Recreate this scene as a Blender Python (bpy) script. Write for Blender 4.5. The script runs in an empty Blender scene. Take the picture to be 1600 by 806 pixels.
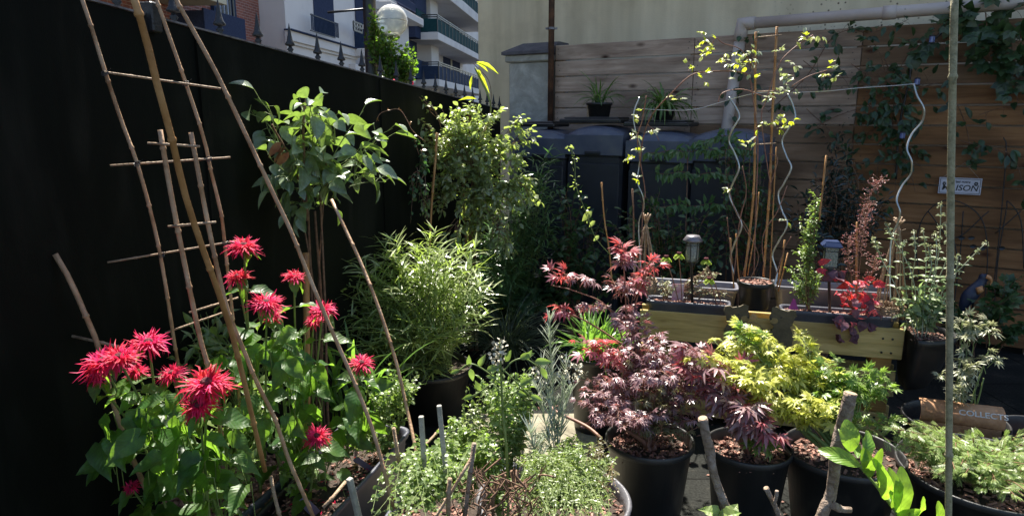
import bpy, math, random
from mathutils import Vector as V, Matrix
random.seed(7)
R=math.radians; PI=math.pi
C=bpy.context.scene.collection
F=1065.0; PITCH=R(11.6); CAM=V((0,0,1.7))
cP,sP=math.cos(PITCH),math.sin(PITCH)
def ray(px,py):
    a=(px-800)/F; b=(403-py)/F
    return V((a, cP+sP*b, -sP+cP*b))
def P(px,py,Y):
    r=ray(px,py); return CAM+r*(Y/r.y)
def Pz(px,py,z):
    r=ray(px,py); return CAM+r*((z-CAM.z)/r.z)
def Pp(px,py,p0,n):
    r=ray(px,py); return CAM+r*((p0-CAM).dot(n)/r.dot(n))
U=random.uniform
def rv(s=1.0): return V((U(-s,s),U(-s,s),U(-s,s)))
# ---------------------------------------------------------------- objects
def empty(name,loc,label,cat,group=None,rotz=0):
    o=bpy.data.objects.new(name,None); C.objects.link(o); o.location=loc; o.rotation_euler=(0,0,rotz)
    o.empty_display_size=.1
    o['label']=label; o['category']=cat
    if group:o['group']=group
    return o
class MB:
    def __init__(s): s.v=[]; s.f=[]; s.uv={}
    def add(s,vs,fs):
        b=len(s.v); s.v.extend(vs); s.f.extend([tuple(b+i for i in f) for f in fs])
    def box(s,a,b,M=None):
        x0,y0,z0=a; x1,y1,z1=b
        vs=[V(p) for p in ((x0,y0,z0),(x1,y0,z0),(x1,y1,z0),(x0,y1,z0),(x0,y0,z1),(x1,y0,z1),(x1,y1,z1),(x0,y1,z1))]
        if M is not None: vs=[M@p for p in vs]
        s.add(vs,[(0,3,2,1),(4,5,6,7),(0,1,5,4),(1,2,6,5),(2,3,7,6),(3,0,4,7)])
    def bbox(s,a,b,c=.004,M=None):      # chamfered box
        x0,y0,z0=[min(p,q) for p,q in zip(a,b)]; x1,y1,z1=[max(p,q) for p,q in zip(a,b)]
        vs=[];
        for z,i in ((z0,c),(z0+c,0),(z1-c,0),(z1,c)):
            for (px_,py_) in ((x0+i+c,y0+i),(x1-i-c,y0+i),(x1-i,y0+i+c),(x1-i,y1-i-c),(x1-i-c,y1-i),(x0+i+c,y1-i),(x0+i,y1-i-c),(x0+i,y0+i+c)):
                vs.append(V((px_,py_,z)))
        if M is not None: vs=[M@p for p in vs]
        fs=[tuple(range(7,-1,-1)),tuple(range(24,32))]
        for k in range(3):
            for j in range(8): fs.append((k*8+j,k*8+(j+1)%8,(k+1)*8+(j+1)%8,(k+1)*8+j))
        s.add(vs,fs)
    def tube(s,pts,r,n=6,cap=True):
        m=len(pts)
        if m<2: return
        rr=r if isinstance(r,(list,tuple)) else [r]*m
        t=(pts[1]-pts[0]); 
        if t.length<1e-7: return
        a=t.normalized().orthogonal().normalized(); vs=[]
        for i in range(m):
            t=(pts[min(i+1,m-1)]-pts[max(i-1,0)])
            if t.length<1e-8: t=V((0,0,1))
            t.normalize(); a=(a-t*a.dot(t))
            if a.length<1e-6: a=t.orthogonal()
            a.normalize(); b=t.cross(a)
            for k in range(n):
                an=2*PI*k/n; vs.append(pts[i]+(a*math.cos(an)+b*math.sin(an))*rr[i])
        fs=[]
        for i in range(m-1):
            for k in range(n): fs.append((i*n+k,i*n+(k+1)%n,(i+1)*n+(k+1)%n,(i+1)*n+k))
        if cap: fs.append(tuple(range(n-1,-1,-1))); fs.append(tuple((m-1)*n+k for k in range(n)))
        s.add(vs,fs)
    def lathe(s,prof,c,n=48,sx=1,sy=1,close=False):
        vs=[];
        for r_,z in prof:
            for k in range(n):
                a=2*PI*k/n; vs.append(V((c[0]+r_*sx*math.cos(a),c[1]+r_*sy*math.sin(a),c[2]+z)))
        fs=[]; m=len(prof)
        for i in range(m-1):
            for k in range(n): fs.append((i*n+k,i*n+(k+1)%n,(i+1)*n+(k+1)%n,(i+1)*n+k))
        s.add(vs,fs)
    def disc(s,c,r_,n=24,nr=V((0,0,1))):
        a=nr.orthogonal().normalized(); b=nr.cross(a).normalized()
        s.add([c+(a*math.cos(2*PI*k/n)+b*math.sin(2*PI*k/n))*r_ for k in range(n)],[tuple(range(n))])
    def prism(s,poly,axis,thick):        # poly: list of V (coplanar), extruded by axis*thick
        n=len(poly); d=axis*thick
        s.add(list(poly)+[p+d for p in poly],[tuple(range(n-1,-1,-1)),tuple(range(n,2*n))]+[(i,(i+1)%n,n+(i+1)%n,n+i) for i in range(n)])
def obj(name,mb,mat,parent=None,smooth=False,loc=None,label=None,origin=None):
    """mb in world coordinates (parent unrotated) unless parent is rotated: then local"""
    me=bpy.data.meshes.new(name)
    off=V((0,0,0))
    if parent is not None and abs(parent.rotation_euler[2])<1e-9 and not parent.get('_local'): off=V(parent.location)
    if loc is not None: off=V(loc)
    me.from_pydata([tuple(p-off) for p in mb.v],[],mb.f); me.update()
    if smooth: me.polygons.foreach_set('use_smooth',[True]*len(me.polygons))
    me.materials.append(mat)
    if mb.uv:
        ul=me.uv_layers.new(name='leaf'); li=[0]*len(me.loops); me.loops.foreach_get('vertex_index',li); g=mb.uv.get; fl=[]
        for i in li: fl.extend(g(i,(0,0)))
        ul.data.foreach_set('uv',fl)
    o=bpy.data.objects.new(name,me); C.objects.link(o)
    if parent is not None: o.parent=parent
    elif loc is not None: o.location=loc
    if label: o['label']=label
    return o
def tag(o,label,cat,group=None,kind=None):
    if label:o['label']=label
    if cat:o['category']=cat
    if group:o['group']=group
    if kind:o['kind']=kind
    return o
def single(name,mb,mat,label,cat,group=None,smooth=False):
    lo=V((sum(p.x for p in mb.v)/len(mb.v),sum(p.y for p in mb.v)/len(mb.v),min(p.z for p in mb.v)))
    return tag(obj(name,mb,mat,None,smooth,loc=lo),label,cat,group)
def structure(name,mb,mat,smooth=False):
    o=obj(name,mb,mat,None,smooth); o['kind']='structure'; return o
def crv(pts,n=6):                        # catmull rom through points
    if len(pts)<3: return [pts[0].lerp(pts[-1],i/n) for i in range(n+1)]
    q=[pts[0]*2-pts[1]]+list(pts)+[pts[-1]*2-pts[-2]]; out=[]
    for i in range(1,len(q)-2):
        p0,p1,p2,p3=q[i-1:i+3]
        for k in range(n):
            t=k/n; out.append(.5*((2*p1)+(p2-p0)*t+(2*p0-5*p1+4*p2-p3)*t*t+(3*p1-p0-3*p2+p3)*t**3))
    out.append(q[-2]); return out
# ---------------------------------------------------------------- materials
def newmat(name):
    m=bpy.data.materials.new(name); m.use_nodes=True; nt=m.node_tree; nt.nodes.clear()
    out=nt.nodes.new('ShaderNodeOutputMaterial'); return m,nt,out
def N(nt,t,**k):
    n=nt.nodes.new(t)
    for a,b in k.items():
        if a in n.inputs: n.inputs[a].default_value=b
        else: setattr(n,a,b)
    return n
def ramp(nt,stops):
    r=nt.nodes.new('ShaderNodeValToRGB'); e=r.color_ramp.elements
    while len(e)<len(stops): e.new(.5)
    for i,(p,c) in enumerate(stops): e[i].position=p; e[i].color=(*c,1)
    return r
def coords(nt,scale=(1,1,1),kind='Object',rnd=False):
    tc=nt.nodes.new('ShaderNodeTexCoord'); mp=nt.nodes.new('ShaderNodeMapping'); mp.inputs['Scale'].default_value=scale
    if rnd:
        g=nt.nodes.new('ShaderNodeNewGeometry'); a=N(nt,'ShaderNodeVectorMath',operation='SCALE'); a.inputs['Scale'].default_value=1
        cm=nt.nodes.new('ShaderNodeCombineXYZ'); mu=N(nt,'ShaderNodeMath',operation='MULTIPLY'); mu.inputs[1].default_value=37.0
        nt.links.new(g.outputs['Random Per Island'],mu.inputs[0])
        for i in range(3): nt.links.new(mu.outputs[0],cm.inputs[i])
        nt.links.new(cm.outputs[0],mp.inputs['Location'])
    nt.links.new(tc.outputs[kind],mp.inputs[0]); return mp
def pbr(name,c1,c2=None,scale=5,rough=.6,metal=0,bump=0,bscale=60,stretch=(1,1,1),isl=0,spec=.5,c3=None,dist=0):
    m,nt,out=newmat(name); b=N(nt,'ShaderNodeBsdfPrincipled'); L=nt.links.new
    b.inputs['Roughness'].default_value=rough; b.inputs['Metallic'].default_value=metal; b.inputs['Specular IOR Level'].default_value=spec
    mp=coords(nt,stretch,rnd=isl>0)
    if c2:
        no=N(nt,'ShaderNodeTexNoise',Scale=scale,Detail=6.0,Roughness=.6,Distortion=float(dist)); L(mp.outputs[0],no.inputs['Vector'])
        st=[(.3,c1),(.7,c2)] if not c3 else [(.28,c1),(.5,c2),(.72,c3)]
        rp=ramp(nt,st); L(no.outputs['Fac'],rp.inputs[0]); col=rp.outputs[0]
        if isl:
            g=nt.nodes.new('ShaderNodeNewGeometry'); hs=N(nt,'ShaderNodeHueSaturation'); mr=N(nt,'ShaderNodeMapRange'); mr.inputs['To Min'].default_value=1-isl; mr.inputs['To Max'].default_value=1+isl
            L(g.outputs['Random Per Island'],mr.inputs[0]); L(mr.outputs[0],hs.inputs['Value']); L(col,hs.inputs['Color']); col=hs.outputs[0]
        L(col,b.inputs['Base Color'])
    else: b.inputs['Base Color'].default_value=(*c1,1)
    if bump:
        n2=N(nt,'ShaderNodeTexNoise',Scale=float(bscale),Detail=5.0); L(mp.outputs[0],n2.inputs['Vector'])
        bp=N(nt,'ShaderNodeBump',Strength=float(bump),Distance=.01); L(n2.outputs['Fac'],bp.inputs['Height']); L(bp.outputs[0],b.inputs['Normal'])
    L(b.outputs[0],out.inputs[0]); return m
def leafmat(name,ca,cb,tr,trf=.35,rough=.38,spec=.5,vein=False):
    """two leaf tones picked per leaf, translucent so that light from behind glows through"""
    m,nt,out=newmat(name); L=nt.links.new
    g=nt.nodes.new('ShaderNodeNewGeometry'); rp=ramp(nt,[(0,ca),(1,cb)]); L(g.outputs['Random Per Island'],rp.inputs[0])
    mp=coords(nt); no=N(nt,'ShaderNodeTexNoise',Scale=45.0,Detail=4.0); L(mp.outputs[0],no.inputs['Vector'])
    mr=N(nt,'ShaderNodeMapRange'); mr.inputs['From Min'].default_value=.3; mr.inputs['From Max'].default_value=.7; mr.inputs['To Min'].default_value=.72; mr.inputs['To Max'].default_value=1.25
    L(no.outputs['Fac'],mr.inputs[0])
    hs=N(nt,'ShaderNodeHueSaturation'); L(mr.outputs[0],hs.inputs['Value']); L(rp.outputs[0],hs.inputs['Color'])
    nb=N(nt,'ShaderNodeTexNoise',Scale=14.0,Detail=5.0,Roughness=.7); L(mp.outputs[0],nb.inputs['Vector'])
    mh=N(nt,'ShaderNodeMapRange'); mh.inputs['From Min'].default_value=.3; mh.inputs['From Max'].default_value=.7; mh.inputs['To Min'].default_value=.47; mh.inputs['To Max'].default_value=.52; L(nb.outputs['Fac'],mh.inputs[0]); L(mh.outputs[0],hs.inputs['Hue'])
    b=N(nt,'ShaderNodeBsdfPrincipled'); b.inputs['Roughness'].default_value=rough; b.inputs['Specular IOR Level'].default_value=spec
    L(hs.outputs[0],b.inputs['Base Color'])
    t=nt.nodes.new('ShaderNodeBsdfTranslucent'); rt=ramp(nt,[(0,tr),(1,tuple(min(1,x*1.35) for x in tr))]); L(g.outputs['Random Per Island'],rt.inputs[0])
    h2=N(nt,'ShaderNodeHueSaturation'); L(mr.outputs[0],h2.inputs['Value']); L(rt.outputs[0],h2.inputs['Color']); L(h2.outputs[0],t.inputs[0])
    mx=nt.nodes.new('ShaderNodeMixShader'); mx.inputs[0].default_value=trf; L(b.outputs[0],mx.inputs[1]); L(t.outputs[0],mx.inputs[2]); L(mx.outputs[0],out.inputs[0])
    bp=N(nt,'ShaderNodeBump',Strength=.25,Distance=.004); L(no.outputs['Fac'],bp.inputs['Height']); L(bp.outputs[0],b.inputs['Normal'])
    if vein:
        uvn=nt.nodes.new('ShaderNodeUVMap'); uvn.uv_map='leaf'; sx=nt.nodes.new('ShaderNodeSeparateXYZ'); L(uvn.outputs[0],sx.inputs[0])
        def mt(op,a,c=None):
            n=N(nt,'ShaderNodeMath',operation=op)
            for i,q in enumerate((a,c)):
                if q is None: continue
                if isinstance(q,(int,float)): n.inputs[i].default_value=q
                else: L(q,n.inputs[i])
            return n.outputs[0]
        av=mt('ABSOLUTE',sx.outputs[1]); f=mt('FRACT',mt('SUBTRACT',mt('MULTIPLY',sx.outputs[0],8.0),mt('MULTIPLY',av,5.0)))
        tri=mt('ABSOLUTE',mt('SUBTRACT',f,.5)); side=mt('LESS_THAN',tri,.07); mid=mt('LESS_THAN',av,.022); vn=mt('MAXIMUM',side,mid)
        h3=N(nt,'ShaderNodeHueSaturation'); L(mt('ADD',mt('MULTIPLY',vn,.45),.95),h3.inputs['Value']); L(hs.outputs[0],h3.inputs['Color']); L(h3.outputs[0],b.inputs['Base Color'])
        h4=N(nt,'ShaderNodeHueSaturation'); L(mt('SUBTRACT',1.05,mt('MULTIPLY',vn,.35)),h4.inputs['Value']); L(h2.outputs[0],h4.inputs['Color']); L(h4.outputs[0],t.inputs[0])
        b2=N(nt,'ShaderNodeBump',Strength=.6,Distance=.0015); L(mt('MULTIPLY',tri,-1.0) if False else tri,b2.inputs['Height']); L(bp.outputs[0],b2.inputs['Normal']); L(b2.outputs[0],b.inputs['Normal'])
    return m
def boardmat(name,cols,knot,isl=.18,sc=1.0,rough=.75,nails=False,dirt=None):
    """plank timber: grain along local X, knots, per-board tone"""
    m,nt,out=newmat(name); L=nt.links.new
    mp=coords(nt,(1.2*sc,14*sc,14*sc),rnd=True); no=N(nt,'ShaderNodeTexNoise',Scale=1.6,Detail=8.0,Roughness=.65,Distortion=1.2); L(mp.outputs[0],no.inputs['Vector'])
    rp=ramp(nt,[(.25,cols[0]),(.5,cols[1]),(.78,cols[2])]); L(no.outputs['Fac'],rp.inputs[0])
    mp2=coords(nt,(2.2*sc,5*sc,5*sc),rnd=True); vo=N(nt,'ShaderNodeTexVoronoi',Scale=1.3); L(mp2.outputs[0],vo.inputs['Vector'])
    kr=ramp(nt,[(.05,(1,1,1)),(.17,(0,0,0))]); L(vo.outputs['Distance'],kr.inputs[0])
    mx=N(nt,'ShaderNodeMix',data_type='RGBA'); L(kr.outputs[0],mx.inputs[0]); L(rp.outputs[0],mx.inputs[6]); mx.inputs[7].default_value=(*knot,1)
    mp3=coords(nt,(.9,.9,2.5)); n3=N(nt,'ShaderNodeTexNoise',Scale=2.0,Detail=6.0); L(mp3.outputs[0],n3.inputs['Vector'])
    r3=ramp(nt,[(.33,(.40,.36,.32)),(.6,(1.12,1.08,1.02))]); L(n3.outputs['Fac'],r3.inputs[0])
    mu=N(nt,'ShaderNodeMix',data_type='RGBA',blend_type='MULTIPLY'); mu.inputs[0].default_value=.8; L(mx.outputs[2],mu.inputs[6]); L(r3.outputs[0],mu.inputs[7])
    g=nt.nodes.new('ShaderNodeNewGeometry'); hs=N(nt,'ShaderNodeHueSaturation'); mr=N(nt,'ShaderNodeMapRange'); mr.inputs['To Min'].default_value=1-isl; mr.inputs['To Max'].default_value=1+isl
    L(g.outputs['Random Per Island'],mr.inputs[0]); L(mr.outputs[0],hs.inputs['Value']); L(mu.outputs[2],hs.inputs['Color'])
    b=N(nt,'ShaderNodeBsdfPrincipled'); b.inputs['Roughness'].default_value=rough; b.inputs['Specular IOR Level'].default_value=.25
    L(hs.outputs[0],b.inputs['Base Color'])
    bp=N(nt,'ShaderNodeBump',Strength=.35,Distance=.004); L(no.outputs['Fac'],bp.inputs['Height']); L(bp.outputs[0],b.inputs['Normal'])
    L(b.outputs[0],out.inputs[0]); return m
# ---------------------------------------------------------------- leaf shapes: (u along, v across, w up), faces
def _ov(ws,fold=.10,dr=.25):
    n=len(ws); vs=[(0,0,0)]
    for i,w in enumerate(ws):
        u=(i+1)/(n+1); z=-dr*u*u
        vs+= [(u,-w/2,z+fold*w),(u,0,z),(u,w/2,z+fold*w)]
    vs.append((1,0,-dr)); fs=[(0,2,1),(0,3,2)]
    for i in range(n-1):
        a=1+3*i; fs+=[(a,a+1,a+4,a+3),(a+1,a+2,a+5,a+4)]
    a=1+3*(n-1); fs+=[(a,a+1,len(vs)-1),(a+1,a+2,len(vs)-1)]
    return vs,fs
def _heart():
    out=[]; n=15; ws=[]
    prof=[(-.06,.30),(.0,.62),(.1,.86),(.22,.98),(.34,1.0),(.46,.93),(.58,.80),(.70,.60),(.81,.40),(.91,.19)]
    vs=[(0,0,0)]; 
    L_=[];M_=[];R_=[]
    for i,(u,w) in enumerate(prof):
        s=1.0 if i%2 else .92; z=-.32*u*u
        cur=.12*w
        vs+=[(u,-w*s/2,z+cur-.06*math.sin(i*1.3)),(max(u,.01),0,z),(u,w*s/2,z+cur+.05*math.sin(i*1.7))]
    vs.append((1.04,0,-.34)); fs=[]
    for i in range(len(prof)-1):
        a=1+3*i; fs+=[(a,a+1,a+4,a+3),(a+1,a+2,a+5,a+4)]
    a=1+3*(len(prof)-1); fs+=[(a,a+1,len(vs)-1),(a+1,a+2,len(vs)-1)]
    return vs,fs
def _palm(lobes,w=.16,dr=.25):
    vs=[(0,0,0)]; fs=[]
    for a,l in lobes:
        a=R(a); c,s=math.cos(a),math.sin(a); b=len(vs)
        def pt(u,v,z): return (.12+u*c-v*s, u*s+v*c, z)
        vs+=[pt(.0,0,0),pt(.28*l,-w*l*.55,.02),pt(.55*l,-w*l*.62,.02-dr*.2*l),pt(l,0,-dr*l*l),pt(.55*l,w*l*.62,.02-dr*.2*l),pt(.28*l,w*l*.55,.02),pt(.5*l,0,-.03)]
        fs+=[(b,b+1,b+2,b+6),(b+6,b+2,b+3),(b+6,b+3,b+4),(b,b+6,b+4,b+5)]
    return vs,fs
def _feather(n=6,l=.42):
    vs=[];fs=[]
    for i in range(n):
        u=.12+.8*i/n
        for s in (-1,1):
            ll=l*(1-.55*abs(u-.4)*1.3); a=R(38); b=len(vs)
            vs+=[(u,0,0),(u+ll*math.cos(a)*.5-.02*s*0,s*ll*math.sin(a)*.5+.035,.02),(u+ll*math.cos(a),s*ll*math.sin(a),-.08),(u+ll*math.cos(a)*.5,s*ll*math.sin(a)*.5-.035,-.0)]
            fs.append((b,b+1,b+2,b+3) if s<0 else (b,b+3,b+2,b+1))
    b=len(vs); vs+=[(0,0,0),(.5,.03,.02),(1.05,0,-.1),(.5,-.03,.02)]; fs.append((b,b+1,b+2,b+3))
    return vs,fs
SH={
 'kite':([(0,0,0),(.45,-.5,.08),(1,0,-.15),(.45,.5,.08)],[(0,2,1),(0,3,2)]),
 'oval':_ov([.75,1.0,.7]),'ovate':_ov([.8,1.0,.88,.5],.12,.3),'lance':_ov([.7,1,.6],.15,.25),'round':_ov([.9,1.05,.85],.12,.1),
 'big':_ov([.62,.95,1.0,.9,.7,.42],.14,.35),'heart':_heart(),
 'maple':_palm([(0,1),(38,.92),(-38,.92),(78,.7),(-78,.7),(125,.38),(-125,.38)],.24),
 'maplefine':_palm([(0,1),(34,.9),(-34,.9),(70,.7),(-70,.7),(110,.35),(-110,.35)],.17,.35),
 'vine5':_palm([(0,1),(50,.85),(-50,.85),(100,.6),(-100,.6)],.5),
 'feather':_feather(),
 'wavy':None,
}
def leaf(mb,p,d,n,L,W,kind):
    d=d.normalized(); n=n-d*n.dot(d)
    if n.length<1e-4: n=d.orthogonal()
    n.normalize(); s=n.cross(d)
    vs,fs=SH[kind]; b0=len(mb.v); dl=d*L; sw=s*(W if kind not in('maple','maplefine','vine5','feather') else L); nl=n*L*U(.6,1.3)
    mb.add([p+dl*a+sw*b+nl*c for a,b,c in vs],fs)
    if kind in ('big','heart','ovate'):
        for i,(a,b,c) in enumerate(vs): mb.uv[b0+i]=(a,b)
def strap(mb,p,d,L,W,droop=.5,n=5,nr=None):
    """grass-like blade bending under its weight"""
    d=d.normalized(); s=d.cross(V((0,0,1)))
    if s.length<.05: s=V((1,0,0))
    s.normalize(); s=(s+rv(.5)).normalized()
    vs=[];q=p.copy(); dd=d.copy()
    for i in range(n+1):
        t=i/n; w=W*.5*(math.sin(PI*min(1,(.18+t*.82)))**.7 if t<1 else 0.02)
        vs+=[q-s*w,q+s*w]; q=q+dd*(L/n); dd=(dd+V((0,0,-droop/n))).normalized()
    mb.add(vs,[(2*i,2*i+1,2*i+3,2*i+2) for i in range(n)])
def updir(sp=.6,up=1.0): return V((U(-sp,sp),U(-sp,sp),up)).normalized()
def lumpt(l,shell=.5):
    px,py,Y,rx,ry,rd=l; k=Y/F
    while 1:
        q=rv(1)
        if q.length<=1: break
    if q.length>1e-3: q=q*(q.length**(-shell*.6))
    if q.length>1: q.normalize()
    return P(px,py,Y)+V((q.x*rx*k,q.y*rd,q.z*ry*k))
def foliage(T,lumps,base,ntw,per,kind,Lpx,wr,lm,sm,arch=.15,part='foliage',upl=.8,spread=.8,start=.25,hubk=.45,sr=.003,petiole=0,jit=.5,shell=.5,leafdir=.7,both=False,trunk=True,trs=.012,nsp=.7,stempart='stem',pt=None,smooth=True,droop=.15):
    """branches from base to hub of each lump, twigs to points in it, leaves along the twigs"""
    lb=MB(); sb=MB(); tot=sum(l[3]*l[4] for l in lumps)
    for l in lumps:
        c=P(l[0],l[1],l[2]); k=l[2]/F; bs=base if not isinstance(base,list) else min(base,key=lambda b:(b-c).length)
        hub=bs.lerp(c,hubk if (c-bs).length>.3 else .1); hub.z+=(c-bs).length*arch*.3
        if trunk: sb.tube(crv([bs,bs.lerp(hub,.5)+rv(.02),hub],4),[trs*(1-.06*i) for i in range(9)][:9],6)
        nt=max(2,round(ntw*l[3]*l[4]/tot)); L=Lpx*k
        for i in range(nt):
            e=lumpt(l,shell); h=hub.lerp(c,U(0,.5))+rv(l[3]*k*.15)
            mid=h.lerp(e,.5)+rv((e-h).length*.12)+V((0,0,(e-h).length*arch))
            pts=crv([h,mid,e],5); m=len(pts)
            sb.tube(pts,[sr*(1-.7*j/m) for j in range(m)],4,False)
            for j in range(per):
                t=start+(1-start)*(j+U(0,.6))/per; t=min(t,1); q=t*(m-1); a=int(min(q,m-2)); p=pts[a].lerp(pts[a+1],q-a); tg=(pts[a+1]-pts[a]).normalized()
                side=tg.cross(V((0,0,1))); side=side.normalized() if side.length>.05 else V((1,0,0))
                sg=1 if j%2 else -1
                for s2 in ((sg,-sg) if both else (sg,)):
                    d=(tg*(1-leafdir)+side*s2*leafdir+rv(jit)+V((0,0,-.1))); 
                    if j==per-1: d=tg+rv(jit*.5)
                    LL=L*U(.6,1.2)*(1-.25*t)
                    pp=p
                    if petiole:
                        pp=p+d.normalized()*L*petiole+V((0,0,L*petiole*.3)); sb.tube([p,pp],sr*.45,3,False)
                    leaf(lb,pp,d+V((0,0,-droop)),V((U(-nsp,nsp),U(-nsp,nsp),upl)),LL,LL*wr*U(.85,1.15),kind)
    if sb.v: obj(stempart,sb,sm,T,True)
    return obj(part,lb,lm,T,smooth)
def mulch(T,inside,n,z,mat,size=.018,part='bark_mulch'):
    """inside(): returns a random xy inside"""
    mb=MB()
    for i in range(n):
        x,y=inside(); s=size*U(.4,1.3); M=Matrix.Translation((x,y,z+U(-.002,.014)))@Matrix.Rotation(U(0,2*PI),4,'Z')@Matrix.Rotation(U(-.7,.7),4,'X')@Matrix.Rotation(U(-.5,.5),4,'Y')
        a=s*U(.5,1);b=s*U(.25,.5);h=s*.15
        vs=[M@V(p) for p in ((-a,-b*U(.2,1),-h),(a*U(.6,1),-b,-h),(a,b*U(.3,1),-h),(-a*U(.5,1),b,-h),(-a*.8,-b*.6,h),(a*.8,-b*.7,h),(a*.7,b*.8,h),(-a*.7,b*.7,h))]
        mb.add(vs,[(0,3,2,1),(4,5,6,7),(0,1,5,4),(1,2,6,5),(2,3,7,6),(3,0,4,7)])
    return obj(part,mb,mat,T)
def pot_parts(T,c,r,h,mat,soilm,barkm,taper=.76,lip=.008,soil=.05,nch=260,n=56,sx=1,sy=1):
    """c: centre on ground; parts pot, soil, bark_mulch"""
    rb=r*taper; mb=MB()
    mb.lathe([(0.001,0),(rb*.96,0),(rb,.006),(rb+(r-rb)*.86,h-.03),(r+lip*.2,h-.028),(r+lip,h-.022),(r+lip,h-.003),(r+lip*.6,h),(r-.001,h),(r-.004,h-.006),(rb+(r-rb)*.86-.006,h-.035),(rb+(r-rb)*.7-.006,h-soil*1.8),(rb-.006,h*.35)],c,n,sx,sy)
    obj('pot',mb,mat,T,True)
    rs=rb+(r-rb)*.8-.004; sb=MB(); vs=[]; nr=7
    for i in range(nr+1):
        for k in range(28):
            a=2*PI*k/28; rr=rs*i/nr; vs.append(V((c[0]+rr*sx*math.cos(a),c[1]+rr*sy*math.sin(a),c[2]+h-soil+U(-.005,.008)*(i<nr))))
    sb.add(vs,[(i*28+k,i*28+(k+1)%28,(i+1)*28+(k+1)%28,(i+1)*28+k) for i in range(nr) for k in range(28)]); obj('soil',sb,soilm,T,True)
    def ins():
        a=U(0,2*PI); q=rs*.97*math.sqrt(U(0,1)); return c[0]+q*sx*math.cos(a),c[1]+q*sy*math.sin(a)
    if nch: mulch(T,ins,nch,c[2]+h-soil,barkm)
def bamboo(mb,pts,r,node=.16,n=8,taper=0):
    """culm with swollen nodes"""
    pts=crv(pts,8) if len(pts)>2 else [pts[0].lerp(pts[1],i/10) for i in range(11)]
    L=[0]
    for a,b in zip(pts,pts[1:]): L.append(L[-1]+(b-a).length)
    tot=L[-1]
    def at(s):
        s=max(0,min(tot,s))
        for i in range(len(L)-1):
            if s<=L[i+1] or i==len(L)-2: return pts[i].lerp(pts[i+1],(s-L[i])/max(1e-9,L[i+1]-L[i]))
    st=[];s=U(.02,node)
    ss=[(0,1.0)]; x=0
    nod=[]
    while s<tot-.01: nod.append(s); s+=node*U(.8,1.25)
    q=[0]+nod+[tot]
    out=[(0,1)]
    for a,b in zip(q,q[1:]):
        m=max(1,int((b-a)/.05))
        for i in range(1,m): out.append((a+(b-a)*i/m,1.0))
        if b<tot: out+= [(b-.006,1.0),(b-.0015,1.28),(b+.0015,1.28),(b+.005,.96)]
        else: out.append((b,1.0))
    out=[o for o in sorted(out) if 0<=o[0]<=tot]
    P_=[at(a) for a,_ in out]; wob=r*.5
    mb.tube(P_,[r*k*(1-taper*a/tot) for a,k in out],n)
# ---------------------------------------------------------------- material library
M={}
M['fence_black']=pbr('black_fence_paint',(.0022,.0030,.0020),(.0040,.0050,.0034),3.0,.7,0,.12,200,spec=.12,c3=(.013,.0135,.0105),stretch=(1.5,1.5,.35),dist=1)
M['iron']=pbr('black_wrought_iron',(.012,.013,.015),(.03,.03,.033),40,.38,0,.3,150)
M['edge']=pbr('worn_metal_edge',(.06,.055,.065),(.35,.33,.35),30,.4,.3,.2,100)
M['stucco']=None
M['bin']=pbr('dark_grey_plastic',(.022,.025,.033),(.035,.039,.05),6,.42,0,.15,400)
M['pot']=pbr('charcoal_pot_plastic',(.016,.017,.017),(.024,.024,.025),3.5,.45,0,.12,300,c3=(.06,.058,.052),dist=1.5)
M['potblack']=pbr('black_pot_plastic',(.012,.012,.012),(.018,.018,.019),4,.4,0,.1,200,c3=(.04,.038,.034),dist=1.5)
M['trough']=pbr('blue_grey_trough_plastic',(.05,.055,.075),(.085,.09,.115),9,.4,0,.15,250)
M['soil']=pbr('potting_soil',(.02,.014,.01),(.07,.048,.035),30,.95,0,1.0,120)
M['bark']=pbr('reddish_bark_chips',(.14,.06,.045),(.42,.23,.17),25,.8,0,.5,200,isl=.55)
M['cane']=pbr('tan_bamboo_cane',(.20,.11,.055),(.42,.26,.15),14,.5,0,.3,120,isl=.0,c3=(.55,.40,.27))
M['cane2']=pbr('orange_bamboo_cane',(.26,.12,.04),(.42,.21,.075),10,.45,0,.3,120,c3=(.52,.30,.13))
M['stake']=pbr('grey_weathered_stake',(.25,.24,.2),(.5,.48,.42),30,.8,0,.5,200)
M['polewood']=pbr('mossy_grey_cane',(.14,.13,.07),(.32,.29,.17),90,.65,0,.4,300,c3=(.42,.36,.22))
M['stick']=pbr('pruned_branch_bark',(.10,.065,.045),(.27,.20,.15),35,.85,0,1.0,90,c3=(.38,.31,.26),dist=1)
M['steel']=pbr('galvanised_steel',(.4,.42,.42),(.62,.62,.58),30,.32,.85,.1,100)
M['wicker']=pbr('willow_wicker',(.22,.14,.08),(.46,.33,.22),60,.7,0,.5,200)
M['twig']=pbr('brown_twig',(.10,.05,.03),(.26,.15,.09),50,.8,0,.4,100)
M['stemg']=pbr('green_stem',(.10,.16,.04),(.22,.28,.09),20,.5)
M['stemr']=pbr('reddish_stem',(.18,.07,.05),(.35,.18,.12),20,.55)
M['stempale']=pbr('pale_silver_stem',(.25,.28,.18),(.42,.44,.32),20,.6)
M['l_mid_']=None
M['l_bean']=leafmat('broad_green_leaf',(.12,.18,.10),(.24,.30,.20),(.24,.38,.05),.30,.24,.8,vein=True)  # base tones raised to carry the pale glare on the leaf tops
M['l_balm']=leafmat('bee_balm_leaf',(0.03, 0.085, 0.02),(0.08, 0.16, 0.035),(0.26, 0.5, 0.04),0.42,0.42,0.5,vein=True)
M['l_small']=leafmat('small_pale_leaf',(.11,.18,.05),(.24,.31,.13),(.30,.46,.07),.36,.36,.5)
M['l_honey']=leafmat('honeysuckle_leaf',(0.19, 0.25, 0.1),(0.38, 0.42, 0.27),(0.46, 0.6, 0.12),0.38,0.28,0.8)
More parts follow.
